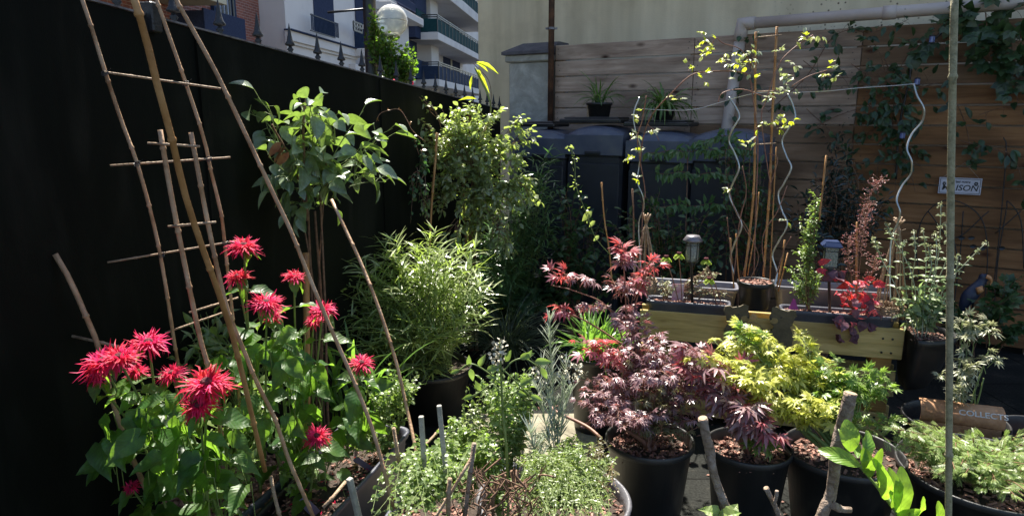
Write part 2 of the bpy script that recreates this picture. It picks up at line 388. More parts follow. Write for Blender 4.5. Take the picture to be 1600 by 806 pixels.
M['l_bamboo']=leafmat('narrow_bamboo_leaf',(.17,.25,.07),(.40,.45,.24),(.40,.56,.09),.36,.28,.7)
M['l_sedge']=leafmat('sedge_blade',(.07,.10,.06),(.16,.19,.12),(.12,.18,.06),.3,.4)
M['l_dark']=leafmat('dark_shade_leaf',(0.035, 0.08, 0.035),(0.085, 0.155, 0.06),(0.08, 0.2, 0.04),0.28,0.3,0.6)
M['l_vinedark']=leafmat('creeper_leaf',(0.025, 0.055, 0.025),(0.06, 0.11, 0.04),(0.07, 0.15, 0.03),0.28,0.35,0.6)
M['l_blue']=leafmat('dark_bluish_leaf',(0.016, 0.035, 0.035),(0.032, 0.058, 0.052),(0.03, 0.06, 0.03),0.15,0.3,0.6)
M['l_maroon']=leafmat('crimson_maple_leaf',(0.2, 0.1, 0.115),(0.42, 0.3, 0.3),(0.34, 0.1, 0.09),0.26,0.28,0.8)
M['l_redm']=leafmat('red_maple_tip_leaf',(0.36, 0.08, 0.1),(0.46, 0.24, 0.25),(0.62, 0.09, 0.08),0.34,0.32,0.6)
M['l_gmar']=leafmat('greenish_maple_leaf',(0.16, 0.17, 0.07),(0.3, 0.28, 0.17),(0.3, 0.3, 0.09),0.3,0.3,0.7)
M['l_lime']=leafmat('golden_maple_leaf',(.40,.44,.08),(.60,.60,.20),(.66,.70,.10),0.38,0.36,0.6)
M['l_limeg']=leafmat('green_maple_leaf',(0.1, 0.19, 0.04),(0.24, 0.33, 0.1),(0.28, 0.46, 0.06),0.38,0.38,0.5)
M['l_fern']=leafmat('dissected_maple_leaf',(.16,.25,.06),(.30,.38,.14),(.32,.48,.10),.36,.4)
M['l_vari']=leafmat('cream_edged_leaf',(.25,.28,.16),(.48,.48,.34),(.35,.38,.18),.3,.4)
M['l_yellow']=leafmat('yellow_vine_leaf',(.36,.42,.04),(.50,.52,.16),(.62,.72,.04),.45,.4)
M['l_white']=leafmat('pale_vine_leaf',(.34,.38,.26),(.55,.57,.45),(.40,.48,.15),.3,.3,.6)
M['l_silver']=leafmat('silver_grey_leaf',(.34,.40,.30),(.52,.56,.46),(.24,.30,.16),.25,.5)
M['l_sage']=leafmat('grey_sage_leaf',(0.17, 0.24, 0.11),(0.32, 0.38, 0.22),(0.3, 0.42, 0.14),0.34,0.4,0.5)
M['l_glossy']=leafmat('bright_lime_broad_leaf',(0.15, 0.29, 0.04),(0.24, 0.4, 0.06),(0.34, 0.58, 0.04),0.42,0.32,0.5,vein=True)
M['l_heuch']=leafmat('purple_heuchera_leaf',(.10,.04,.06),(.22,.12,.14),(.25,.04,.05),.25,.4,vein=True)
M['l_red']=leafmat('scarlet_leaf',(.55,.03,.03),(.45,.06,.08),(.85,.06,.03),.42,.4,vein=True)
M['petal']=leafmat('scarlet_petal',(.52,.012,.045),(.78,.035,.12),(.85,.03,.10),.32,.55,.25)
M['disc']=pbr('dark_red_flower_disc',(.08,.01,.02),(.22,.04,.05),200,.8,0,1,300)
M['hell']=leafmat('green_flower_petal',(.25,.34,.05),(.36,.45,.09),(.40,.55,.06),.4,.5)
M['budw']=pbr('cream_bud',(.42,.40,.30),(.62,.58,.46),40,.8)
M['ivy']=leafmat('ivy_leaf',(.035,.085,.02),(.09,.16,.04),(.22,.42,.03),.4,.33)
M['spider']=leafmat('spider_plant_blade',(.08,.17,.04),(.20,.30,.10),(.16,.30,.05),.3,.35)
M['iris']=leafmat('green_blade',(.06,.15,.03),(.14,.26,.05),(.24,.46,.05),.4,.35)

M['l_trained']=leafmat('mid_green_vine_leaf',(.06,.13,.05),(.13,.23,.09),(.12,.28,.05),.28,.3,.6)

M['l_thyme']=leafmat('thyme_leaf',(.14,.20,.055),(.28,.34,.15),(.32,.46,.07),.32,.36,.6)
# ---------------------------------------------------------------- world, sun, camera
sc=bpy.context.scene
w=bpy.data.worlds.new("World"); sc.world=w; w.use_nodes=True
SUN_AZ=R(-6); SUN_EL=R(60)          # azimuth measured from +Y towards +X
sk=w.node_tree.nodes.new('ShaderNodeTexSky'); sk.sky_type='NISHITA'; sk.sun_disc=False; sk.sun_elevation=SUN_EL; sk.sun_rotation=SUN_AZ
bg=w.node_tree.nodes['Background']; bg.inputs[1].default_value=.07; w.node_tree.links.new(sk.outputs[0],bg.inputs[0])
sd=V((math.sin(SUN_AZ)*math.cos(SUN_EL),math.cos(SUN_AZ)*math.cos(SUN_EL),math.sin(SUN_EL)))
l=bpy.data.lights.new('sun','SUN'); l.energy=5; l.angle=R(.53); l.color=(1,.94,.84)
lo=bpy.data.objects.new('sun',l); C.objects.link(lo); lo.rotation_euler=sd.to_track_quat('Z','Y').to_euler(); lo.location=(0,0,12)
cd=bpy.data.cameras.new('camera'); co=bpy.data.objects.new('camera',cd); C.objects.link(co); sc.camera=co
cd.sensor_width=36; cd.lens=36*F/1600; cd.clip_end=500; cd.clip_start=.05; co.location=CAM; co.rotation_euler=(R(90)-PITCH,0,0)
sc.view_settings.view_transform='Standard'; sc.view_settings.look='None'; sc.view_settings.exposure=1.55; sc.view_settings.gamma=1
sc.render.resolution_x=1024; sc.render.resolution_y=515
# ---------------------------------------------------------------- ground
def groundmat():
    m,nt,out=newmat('dark_paving'); L=nt.links.new; mp=coords(nt)
    b=N(nt,'ShaderNodeBsdfPrincipled'); b.inputs['Roughness'].default_value=.95; b.inputs['Specular IOR Level'].default_value=.12
    n1=N(nt,'ShaderNodeTexNoise',Scale=2.5,Detail=9.0,Roughness=.7); L(mp.outputs[0],n1.inputs['Vector'])
    r1=ramp(nt,[(.3,(.014,.016,.015)),(.56,(.026,.027,.024)),(.8,(.11,.10,.075))]); L(n1.outputs['Fac'],r1.inputs[0])
    n2=N(nt,'ShaderNodeTexNoise',Scale=90.0,Detail=4.0); L(mp.outputs[0],n2.inputs['Vector'])
    r2=ramp(nt,[(.35,(.6,.6,.6)),(.65,(1.15,1.15,1.15))]); L(n2.outputs['Fac'],r2.inputs[0])
    br=N(nt,'ShaderNodeTexBrick',Scale=1.0); br.inputs['Brick Width'].default_value=.6; br.inputs['Row Height'].default_value=.6; br.offset=0; br.inputs['Mortar Size'].default_value=.006
    br.inputs['Color1'].default_value=(1,1,1,1); br.inputs['Color2'].default_value=(.8,.8,.8,1); br.inputs['Mortar'].default_value=(.3,.3,.3,1)
    L(mp.outputs[0],br.inputs['Vector'])
    a=N(nt,'ShaderNodeMix',data_type='RGBA',blend_type='MULTIPLY'); a.inputs[0].default_value=1; L(r1.outputs[0],a.inputs[6]); L(r2.outputs[0],a.inputs[7])
    c=N(nt,'ShaderNodeMix',data_type='RGBA',blend_type='MULTIPLY'); c.inputs[0].default_value=1; L(a.outputs[2],c.inputs[6]); L(br.outputs[0],c.inputs[7])
    L(c.outputs[2],b.inputs['Base Color']); bp=N(nt,'ShaderNodeBump',Strength=.5,Distance=.004); L(n2.outputs['Fac'],bp.inputs['Height']); L(bp.outputs[0],b.inputs['Normal'])
    L(b.outputs[0],out.inputs[0]); return m
g=MB(); g.add([V((-60,-40,0)),V((60,-40,0)),V((60,90,0)),V((-60,90,0))],[(0,1,2,3)]); structure('ground',g,groundmat())
M['sunlit_ground']=pbr('sunlit_ground_tan',(.15,.135,.10),(.25,.23,.17),7,.95,0,.6,80,spec=.1,c3=(.32,.29,.22),dist=1)  # pale tan stands in for sunlight falling on the dark paving
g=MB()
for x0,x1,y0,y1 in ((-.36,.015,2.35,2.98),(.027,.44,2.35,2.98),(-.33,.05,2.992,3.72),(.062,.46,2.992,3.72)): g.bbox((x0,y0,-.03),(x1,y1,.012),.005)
structure('sunlit_ground_patch',g,M['sunlit_ground'])  # slabs added so the sunlit stretch of ground reads lighter
def litter(lab,n,area,mat,size):
    mb=MB()
    for i in range(n):
        x,y=area(); leaf(mb,V((x,y,.003)),V((U(-1,1),U(-1,1),.15)),V((U(-.3,.3),U(-.3,.3),1)),size*U(.5,1.3),size*U(.3,.6),'kite')
    o=obj('fallen_leaves',mb,mat); o['kind']='stuff'; o['label']=lab; o['category']='fallen leaves'
litter('dry fallen leaves and petals scattered on the dark paving between the pots',700,lambda:(U(-.4,2.4),U(1.8,4.6)),M['bark'],.03)
# ---------------------------------------------------------------- planes of the courtyard
A3=P(400,71,2.81); B3=P(772,169,6.62)
fd=V((B3.x-A3.x,B3.y-A3.y,0)); fl=fd.length; fd.normalize(); fsl=(B3.z-A3.z)/fl
fn=V((fd.y,-fd.x,0))                                   # faces the courtyard
def fence_top(t): q=A3+fd*t; q.z=A3.z+fsl*t; return q
BF0=V((.41,6.7,0)); bd=V((1,-.59,0)).normalized(); bn=V((-bd.y*-1,-bd.x,0)); bn=V((bd.y,-bd.x,0))   # back fence, bn towards camera
def PB(px,py,off=0): return Pp(px,py,BF0+bn*off,bn)
def PFn(px,py,off=0): return Pp(px,py,V((A3.x,A3.y,0))+fn*off,fn)
def onfence(px):                                        # parameter t where vertical through px meets the fence
    k=ray(px,200); a=k.x/k.y; return (a*A3.y-A3.x)/(fd.x-a*fd.y)
# black sheet-metal fence
fz=math.atan2(fd.y,fd.x)
T=empty('metal_fence',(A3.x,A3.y,0),'tall black sheet metal fence topped by a row of iron spear finials','fence',rotz=fz)
t0,t1=-2.6,(V((-.02,6.75,0))-V((A3.x,A3.y,0))).dot(fd)+.1
seams=[t0,-1.45,onfence(322),onfence(597)+.02,t1]; s3=onfence(322); s5=onfence(597); seams=[t0,2*s3-s5,s3,s5,2*s5-s3,t1] if 2*s5-s3<t1-.2 else [t0,2*s3-s5,s3,s5,t1]
for a,b in zip(seams,seams[1:]):
    mb=MB(); za=A3.z+fsl*a; zb=A3.z+fsl*b
    vs=[V((a+.004,0,.03)),V((b-.004,0,.03)),V((b-.004,0,zb)),V((a+.004,0,za))]
    mb.prism(vs,V((0,1,0)),.012); obj('panel',mb,M['fence_black'],T)
for a in seams[1:-1]:
    mb=MB(); mb.box((a-.022,-.0,0.03),(a+.022,-.008,A3.z+fsl*a-.012)); 
    obj('batten',mb,M['fence_black'],T)
mb=MB(); a,b=t0,t1
mb.prism([V((a,-.006,A3.z+fsl*a+.002)),V((b,-.006,A3.z+fsl*b+.002)),V((b,-.006,A3.z+fsl*b+.008)),V((a,-.006,A3.z+fsl*a+.008))],V((0,1,0)),.024); obj('top_edge',mb,M['edge'],T)
s430,s790=onfence(430),onfence(788)
step=(s790-s430)/17
for i in range(-7,18):
    t=s430+step*i; z=A3.z+fsl*t+.006; mb=MB(); h=.135
    mb.lathe([(.007,-.5),(.007,0),(.008,.006),(.012,.012),(.008,.018),(.015,.027),(.008,.036),(.007,.04)],(t,.05,z),10)
    # spear head: square flared blade
    pr=[(.007,.040),(.024,.044),(.026,.050),(.017,.062),(.010,.090),(.005,.120),(.0008,.138)]
    vs=[];n=8
    for r_,zz in pr:
        for k in range(n):
            an=2*PI*k/n; vs.append(V((t+r_*math.cos(an),.05+r_*.8*math.sin(an),z+zz)))
    mb.add(vs,[(q*n+k,q*n+(k+1)%n,(q+1)*n+(k+1)%n,(q+1)*n+k) for q in range(len(pr)-1) for k in range(n)])
    obj('spike',mb,M['iron'],T,True)
mb=MB(); tt=onfence(258)
q=Vector=None
zt=A3.z+fsl*onfence(262)
mb.bbox((onfence(243),-.03,zt-.045),(onfence(258),.02,zt+.045),.004); obj('hinge_bracket',mb,M['iron'],T)
# ---------------------------------------------------------------- back timber fence
bz=math.atan2(bd.y,bd.x)
def loc_b(p): 
    d=V((p.x,p.y,0))-BF0; return V((d.dot(bd),-d.dot(bn),p.z))
M['oldboard']=boardmat('weathered_fence_board',((.26,.175,.13),(.44,.33,.265),(.60,.48,.39)),(.06,.03,.02),.2,1.0,.8)
M['redboard']=boardmat('reddish_fence_board',((.13,.06,.025),(.25,.125,.055),(.34,.19,.095)),(.08,.03,.015),.22,1.0,.75)
M['midboard']=boardmat('mid_brown_fence_board',((.15,.09,.055),(.25,.16,.10),(.33,.22,.15)),(.08,.03,.015),.2,1.0,.78)
T=empty('board_fence',BF0,'tall fence of horizontal weathered timber boards along the back wall behind the bins','fence',rotz=bz)
zl=PB(867,70).z; bw=(zl-.1)/16; bw=.1455
for i in range(17):
    z1=zl-.01-bw*i; z0=z1-bw+.0125
    if z0<.02: break
    for a,b,mm in ((0,1.32,M['oldboard']),(1.326,2.6,M['oldboard'] if i<5 else M['midboard']),(2.606,3.9,M['midboard'] if i<3 else M['redboard']),(3.906,5.2,M['redboard'])):
        mb=MB(); mb.bbox((a,U(-.003,.003),z0),(b,.024,z1),.002); obj('board',mb,mm,T)
for a in (.03,1.32,2.6,3.9,5.1):
    mb=MB(); mb.box((a-.035,.026,0),(a+.035,.09,zl-.03)); obj('post',mb,M['oldboard'],T)
mb=MB()
for i in range(16):
    z=zl-bw*i-.045
    if z<.1:break
    for a in (.04,.0+1.28,1.36,2.55,2.66,3.86):
        for dz in (0,-.05): mb.disc(V((a+U(-.01,.01),-.0045,z+dz)),.0045,8,V((0,-1,0)))
obj('nail',mb,M['iron'],T)
# ---------------------------------------------------------------- house behind
def stuccomat():
    m,nt,out=newmat('stained_cream_stucco'); L=nt.links.new; mp=coords(nt)
    b=N(nt,'ShaderNodeBsdfPrincipled'); b.inputs['Roughness'].default_value=.9
    n1=N(nt,'ShaderNodeTexNoise',Scale=1.1,Detail=10.0,Roughness=.65); L(mp.outputs[0],n1.inputs['Vector'])
    r1=ramp(nt,[(.25,(.56,.45,.30)),(.5,(.80,.67,.46)),(.75,(.84,.73,.53))]); L(n1.outputs['Fac'],r1.inputs[0])
    mp2=coords(nt,(3.2,3.2,.35)); n2=N(nt,'ShaderNodeTexNoise',Scale=1.5,Detail=6.0); L(mp2.outputs[0],n2.inputs['Vector'])
    r2=ramp(nt,[(.35,(.80,.79,.76)),(.62,(1.03,1.03,1.02))]); L(n2.outputs['Fac'],r2.inputs[0])
    a=N(nt,'ShaderNodeMix',data_type='RGBA',blend_type='MULTIPLY'); a.inputs[0].default_value=1; L(r1.outputs[0],a.inputs[6]); L(r2.outputs[0],a.inputs[7])
    # brown creeper-root specks, only in one patch of the wall
    vo=N(nt,'ShaderNodeTexVoronoi',Scale=28.0,Randomness=1.0); L(mp.outputs[0],vo.inputs['Vector']); rk=ramp(nt,[(.16,(1,1,1)),(.27,(0,0,0))]); L(vo.outputs['Distance'],rk.inputs[0])
    sp=nt.nodes.new('ShaderNodeSeparateXYZ'); L(mp.outputs[0],sp.inputs[0])
    ma=N(nt,'ShaderNodeMath',operation='SUBTRACT'); L(sp.outputs[0],ma.inputs[0]); ma.inputs[1].default_value=2.55
    mb_=N(nt,'ShaderNodeMath',operation='ABSOLUTE'); L(ma.outputs[0],mb_.inputs[0])
    mr=N(nt,'ShaderNodeMapRange'); mr.inputs['From Min'].default_value=.15; mr.inputs['From Max'].default_value=.75; mr.inputs['To Min'].default_value=1; mr.inputs['To Max'].default_value=0; L(mb_.outputs[0],mr.inputs[0])
    n3=N(nt,'ShaderNodeTexNoise',Scale=6.0); L(mp.outputs[0],n3.inputs['Vector']); r3=ramp(nt,[(.42,(0,0,0)),(.5,(1,1,1))]); L(n3.outputs['Fac'],r3.inputs[0])
    m1=N(nt,'ShaderNodeMath',operation='MULTIPLY'); L(mr.outputs[0],m1.inputs[0]); L(rk.outputs[0],m1.inputs[1]); m2=N(nt,'ShaderNodeMath',operation='MULTIPLY'); L(m1.outputs[0],m2.inputs[0]); L(r3.outputs[0],m2.inputs[1])
    c=N(nt,'ShaderNodeMix',data_type='RGBA'); L(m2.outputs[0],c.inputs[0]); L(a.outputs[2],c.inputs[6]); c.inputs[7].default_value=(.10,.055,.035,1)
    L(c.outputs[2],b.inputs['Base Color']); n4=N(nt,'ShaderNodeTexNoise',Scale=70.0,Detail=5.0); L(mp.outputs[0],n4.inputs['Vector'])
    bp=N(nt,'ShaderNodeBump',Strength=.4,Distance=.006); L(n4.outputs['Fac'],bp.inputs['Height']); L(bp.outputs[0],b.inputs['Normal']); L(b.outputs[0],out.inputs[0]); return m
M['stucco']=stuccomat()
T=empty('neighbour_house',BF0+bn*-.5,'plain cream rendered house wall rising behind the timber fence','house',rotz=bz)
xl=loc_b(Pp(747,100,BF0+bn*-.5,bn)).x
ROOF=5.55
mb=MB(); mb.bbox((xl,0,0),(7,5,ROOF),.01); obj('wall',mb,M['stucco'],T)
mb=MB(); mb.box((xl-.12,-.14,ROOF+.002),(7.1,5.1,ROOF+.12)); obj('roof_edge',mb,M['iron'],T)
# right/behind walls that close the courtyard (out of frame)
# stone pier
M['pier']=pbr('old_lime_render',(.30,.29,.25),(.40,.385,.34),3.5,.9,0,.9,25,c3=(.60,.58,.52),dist=2)
M['slate']=pbr('slate_cap',(.07,.065,.075),(.14,.13,.135),14,.8,0,.6,50)
pl=loc_b(Pp(799,130,BF0+bn*-.02,bn)); pr_=loc_b(Pp(857,130,BF0+bn*-.02,bn)); zt=PB(830,86).z
T=empty('stone_pier',BF0,'crumbling grey rendered gate pier with a slate cap, between black fence and timber fence','pier',rotz=bz)
mb=MB(); mb.bbox((pl.x,-.03,0),(-.03,.36,zt-.07),.012); obj('shaft',mb,M['pier'],T)
mb=MB(); mb.bbox((pl.x-.03,-.06,zt-.068),(-.02,.38,zt-.0),.012); obj('moulding',mb,M['pier'],T)
mb=MB(); xa,xb=pl.x-.05,-.012
mb.add([V(p) for p in ((xa,-.09,zt+.002),(xb,-.09,zt+.002),(xb,.40,zt+.002),(xa,.40,zt+.002),(xa,-.09,zt+.03),(xb,-.09,zt+.03),(xb,.40,zt+.03),(xa,.40,zt+.03),(xa+.14,.1,zt+.12),(xb,.1,zt+.12),(xb,.3,zt+.12),(xa+.14,.3,zt+.12))],
 [(0,3,2,1),(0,1,5,4),(1,2,6,5),(2,3,7,6),(3,0,4,7),(4,5,9,8),(5,6,10,9),(6,7,11,10),(7,4,8,11),(8,9,10,11)]); obj('cap',mb,M['slate'],T)
# rusty downpipe
M['rust']=pbr('rusty_dark_pipe',(.03,.02,.018),(.10,.05,.03),9,.7,.2,.6,60,c3=(.22,.10,.05))
dp=PB(861,100,.07)
T=empty('downpipe',(dp.x,dp.y,0),'thin rusty dark iron downpipe beside the stone pier','drainpipe')
mb=MB(); mb.tube([V((dp.x,dp.y,1.2)),V((dp.x,dp.y,ROOF-.1))],.028,14); obj('pipe',mb,M['rust'],T,True)
for z in (PB(861,45,.07).z,PB(861,45,.07).z+1.2):
    mb=MB(); mb.lathe([(.028,-.012),(.036,-.01),(.036,.01),(.028,.012)],(dp.x,dp.y,z),14); mb.box((dp.x-.055,dp.y-.008,z-.009),(dp.x+.055,dp.y+.008,z+.009)); obj('clamp',mb,M['edge'],T)
# cream pvc pipe: bend, falling leg, long horizontal run
M['pvc']=pbr('cream_pvc',(.44,.36,.31),(.56,.47,.42),3,.4,0,.05,50,c3=(.62,.54,.49))
a=PB(1160,38,.10); b=PB(1600,-14,.10); b.z=a.z+.02; cst=PB(1136,196,.06)
T=empty('waste_pipe',(a.x,a.y,0),'cream plastic pipe running along the timber fence top and bending down behind the bins','pipe')
far=a+(b-a)*1.3
mb=MB(); mb.tube([a,far],.043,18); obj('horizontal_run',mb,M['pvc'],T,True)
mb=MB(); mb.tube([a,cst,cst+(cst-a)*.3],.045,18); obj('falling_leg',mb,M['pvc'],T,True)
mb=MB(); dx=(far-a).normalized(); dd=(cst-a).normalized()
mb.tube([a+dx*.10,a+dx*.045,a+dx*.0+dd*.0+V((0,0,.012)),a+dd*.06,a+dd*.13],[.051,.052,.053,.052,.050],18); obj('elbow',mb,M['pvc'],T,True)
mb=MB(); q=a+(far-a)*.42; mb.tube([q,q+dx*.09],.050,18); obj('coupling',mb,M['pvc'],T,True)
# ---------------------------------------------------------------- bins
M['binlid']=pbr('sky_sheen_bin_lid',(.05,.062,.10),(.085,.098,.14),5,.3,0,.15,300,c3=(.13,.14,.17))  # bluish sheen of the sky on the lids, put into the base colour
def bin_(px,pyt,w_,lab,first=False):
    c=PB(px,pyt,.62); c0=V((c.x,c.y,0)); h=c.z
    c0=c0-bn*.27
    T=empty('plastic_bin',c0,lab,'bin','dark plastic bins along the timber fence',rotz=bz); W=w_/2; D=.26
    mb=MB(); 
    def ring(s,z,dz=0): return [V((x*W*s,y*D*s,z)) for x,y in ((-.9,-1),(.9,-1),(1,-.86),(1,.86),(.9,1),(-.9,1),(-1,.86),(-1,-.86))]
    hh=h-.24; lv=[(.9,.0),(.93,hh*.5-.012),(.90,hh*.5-.008),(.90,hh*.5+.008),(.94,hh*.5+.012),(.955,hh-.02),(.93,hh-.016),(.93,hh)]
    vs=[];[vs.extend(ring(s,z)) for s,z in lv]; n=8
    mb.add(vs,[tuple(range(7,-1,-1))]+[(q*n+k,q*n+(k+1)%n,(q+1)*n+(k+1)%n,(q+1)*n+k) for q in range(len(lv)-1) for k in range(n)]+[tuple(range(n*(len(lv)-1),n*len(lv)))]); obj('body',mb,M['bin'],T)
    # lid: skirt and arched, bevelled crown
    mb=MB(); nx=18; rows=[]
    for (sy,zs,arch,sx) in ((-1.0,h-.245,0,.97),(-1.03,h-.24,0,1.0),(-1.03,h-.075,0,1.0),(-1.0,h-.06,1,.99),(-.90,h-.022,1,.965),(-.75,h-.004,1,.95),(0,h+.006,1,.95),(.9,h-.01,1,.95),(1.0,h-.10,.5,.98),(1.0,h-.245,0,.98)):
        rows.append([V((W*sx*(-1+2*i/nx),D*sy,zs-arch*.055*abs(-1+2*i/nx)**2.6)) for i in range(nx+1)])
    vs=[p for r_ in rows for p in r_]; m=nx+1
    fs=[(q*m+i,q*m+i+1,(q+1)*m+i+1,(q+1)*m+i) for q in range(len(rows)-1) for i in range(nx)]
    fs.append(tuple(q*m for q in range(len(rows)))); fs.append(tuple(q*m+nx for q in range(len(rows)-1,-1,-1)))
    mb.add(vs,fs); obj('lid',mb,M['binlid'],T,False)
    mb=MB(); mb.bbox((-W*.9,-D*.97-.01,hh*.5+.06),(W*.9,-D*.95,hh-.07),.006); obj('front_panel',mb,M['bin'],T)
    mb=MB(); mb.bbox((-.07,-D*1.03-.022,h-.235),(.07,-D*1.03+.005,h-.205),.006); obj('handle',mb,M['bin'],T)
    return T,h
bin_(843,203,.50,'dark plastic bin farthest left, half hidden by the honeysuckle')
bin_(927,197,.53,'tallest dark plastic bin, second from left, under the small potted spider plant')
bin_(1030,206,.56,'dark plastic bin third from left, under the drooping spider plant')
bin_(1135,203,.56,'dark plastic bin nearest the cream pipe, behind the climbing trellis')
for (px0,px1,py,lab) in ((812,878,198,'black plastic tray lying on top of the leftmost bin'),(886,980,192,'black plastic tray on the second bin carrying a small flower pot'),(984,1084,197,'black plastic tray on the third bin under the drooping plant')):
    a=PB(px0,py,.36); b=PB(px1,py,.36); b.z=a.z; d=(b-a); T0=V((a.x,a.y,a.z))
    mb=MB(); Mx=Matrix.Translation(a)@Matrix.Rotation(bz,4,'Z'); mb.bbox((0,-.16,0),(d.length,.16,.035),.008,Mx); mb.bbox((.03,-.13,.035),(d.length-.03,.13,.05),.006,Mx)
    single('plastic_tray',mb,M['potblack'],lab,'tray','trays on the bins')
# ---------------------------------------------------------------- apartment block and brick house across the street
K0=V((-8.7,0,0)); kd=V((.12,1,0)).normalized(); kn=V((kd.y,-kd.x,0))
kz=math.atan2(kd.y,kd.x)
def KP(px,py,off=0):
    p=Pp(px,py,K0+kn*off,kn); d=p-K0; return d.dot(kd),p.z
M['white']=pbr('white_render',(.60,.57,.57),(.70,.67,.66),.8,.85,0,.15,60,c3=(.74,.71,.70))
M['navy']=pbr('navy_shutter',(.03,.042,.085),(.05,.065,.12),20,.9,0,.1,60,spec=.05)
M['teal']=pbr('dark_teal_railing_panel',(.012,.05,.06),(.02,.07,.08),10,.8,spec=.08)
M['bluepanel']=pbr('blue_railing_panel',(.022,.04,.08),(.035,.055,.105),10,.8,spec=.08)
M['cream']=pbr('cream_soffit',(.50,.47,.36),(.58,.55,.43),2,.85)
m,nt,out=newmat('red_brick'); b_=N(nt,'ShaderNodeBsdfPrincipled',Roughness=.85); br=N(nt,'ShaderNodeTexBrick',Scale=1.0)
br.inputs['Brick Width'].default_value=.22; br.inputs['Row Height'].default_value=.07; br.inputs['Mortar Size'].default_value=.006; br.inputs['Color1'].default_value=(.30,.10,.07,1); br.inputs['Color2'].default_value=(.20,.07,.055,1); br.inputs['Mortar'].default_value=(.36,.28,.25,1)
mp=coords(nt); sx=nt.nodes.new('ShaderNodeSeparateXYZ'); cx=nt.nodes.new('ShaderNodeCombineXYZ'); nt.links.new(mp.outputs[0],sx.inputs[0]); nt.links.new(sx.outputs[0],cx.inputs[0]); nt.links.new(sx.outputs[2],cx.inputs[1]); nt.links.new(cx.outputs[0],br.inputs['Vector']); nt.links.new(br.outputs[0],b_.inputs['Base Color']); nt.links.new(b_.outputs[0],out.inputs[0]); M['brick']=m
T=empty('brick_house',K0+kn*-.75,'red brick house with a dark balcony and blue framed window, seen over the black fence','house',rotz=kz)
uc=KP(447,47)[0]
mb=MB(); mb.box((2,0,0),(uc-.01,8,13)); obj('wall',mb,M['brick'],T)
u0,z1=KP(330,-12,-.7); u1,z0=KP(368,30,-.7)
f_=MB(); 
for a,b,c,d in ((u0,u1,z0-.08,z0),(u0,u1,z1+.3,z1+.38),(u0,u0+.1,z0,z1+.3),(u1-.1,u1,z0,z1+.3)): f_.box((a,-.09,c),(b,-.003,d))
win=obj('window',f_,M['bluepanel'],T)
mb=MB(); mb.box((u0+.1,-.02,z0),(u1-.1,-.008,z1+.3)); gl=obj('pane',mb,pbr('pale_blue_glass',(.28,.33,.50),(.36,.42,.6),3,.15),win)
mb=MB()
for i in range(1,6): x=u0+(u1-u0)*i/6; mb.box((x-.04,-.12,z0-.1),(x+.04,-.10,z1+.3))
obj('railing_bar',mb,M['iron'],win)
ua,zb=KP(322,62,-.0); ub,zc=KP(383,34,-.0)
mb=MB(); mb.bbox((ua,-.75,zb-.3),(ub,-.70,zc+.05),.01); mb.box((ua,-.70,zb-.3),(ua+.05,-.01,zc)); mb.box((ub-.05,-.70,zb-.3),(ub,-.01,zc)); obj('balcony_panel',mb,M['navy'],T)
ub2,zs=KP(318,8,0)
mb=MB(); mb.bbox((KP(180,0,0)[0],-1.3,zs-.02),(ub2,-.01,zs+.12),.01); obj('balcony_slab',mb,M['cream'],T)
mb=MB(); mb.box((KP(180,0,0)[0],-1.3,zs+.13),(ub2,-1.25,zs+1.1)); mb.box((ub2-.05,-1.25,zs+.13),(ub2,-.02,zs+1.1)); obj('balcony_front',mb,M['navy'],T)
T=empty('apartment_building',K0,'pale rendered apartment block with navy shutters and balconies across the street','building',rotz=kz)
def kb(px0,px1,py0,py1,o0,o1,mat,name,par=None,ch=.01,at=0):
    """box on the facade: pixels at the near edge px0 (py0 top, py1 bottom), o0..o1 metres out from the facade"""
    a,zt_=KP(px0,py0,max(o0,o1)*at); _,zb_=KP(px0,py1,max(o0,o1)*at); b,_=KP(px1,100,max(o0,o1)*at)
    mb=MB(); mb.bbox((a,-o1,min(zt_,zb_)),(b,-o0,max(zt_,zb_)),min(ch,.3*abs(zt_-zb_))); return obj(name,mb,mat,par or T)
ue=KP(742,100)[0]
mb=MB(); mb.box((uc,-0.0,0),(KP(556,100)[0],9,15)); obj('wall',mb,M['white'],T)         # near bay
mb=MB(); mb.box((KP(556,100)[0]+.002,.9,0),(ue+26,9,15)); obj('wall',mb,M['white'],T)
kb(444,556,47,63,.0,.16,M['white'],'ledge'); kb(443,556,45,47.5,.0,.24,M['navy'],'ledge_cap')
kb(445,556,63,68,.0,.08,M['white'],'moulding')
sh=kb(487,525,-30,49,-.001,.02,M['navy'],'shutter'); kb(486,526,-34,-28,.0,.07,M['white'],'lintel')
for yy,hh in ((22,1.6),(47,1.6)):
    kb(486,527,yy,yy+hh,.3,.34,M['iron'],'railing',at=1)
rl=MB(); a=KP(486,40,.3)[0]; b=KP(527,40,.3)[0]; zt_=KP(486,22,.3)[1]; zb_=KP(486,47,.3)[1]
for i in range(22): x=a+(b-a)*i/21; rl.box((x-.012,-.335,zb_),(x+.012,-.31,zt_))
obj('railing',rl,M['bluepanel'],T)
# recessed balcony with grid at 553-575
kb(553,578,-10,33,.0,.04,M['navy'],'shutter'); kb(553,576,46,76,.0,.5,M['bluepanel'],'balcony_panel')
gm=MB(); a,z1=KP(553,34,.5); _,z0=KP(553,47,.5); b=KP(566,40,.5)[0]
for i in range(4): x=a+(b-a)*i/3; gm.box((x-.03,-.5,z0),(x+.03,-.46,z1))
for i in range(3): z=z0+(z1-z0)*i/2; gm.box((a,-.5,z-.03),(b,-.46,z+.03))
obj('railing',gm,M['iron'],T)
kb(548,600,76,88,.0,.55,M['white'],'balcony_slab'); kb(545,640,100,112,.0,.25,M['white'],'ledge')
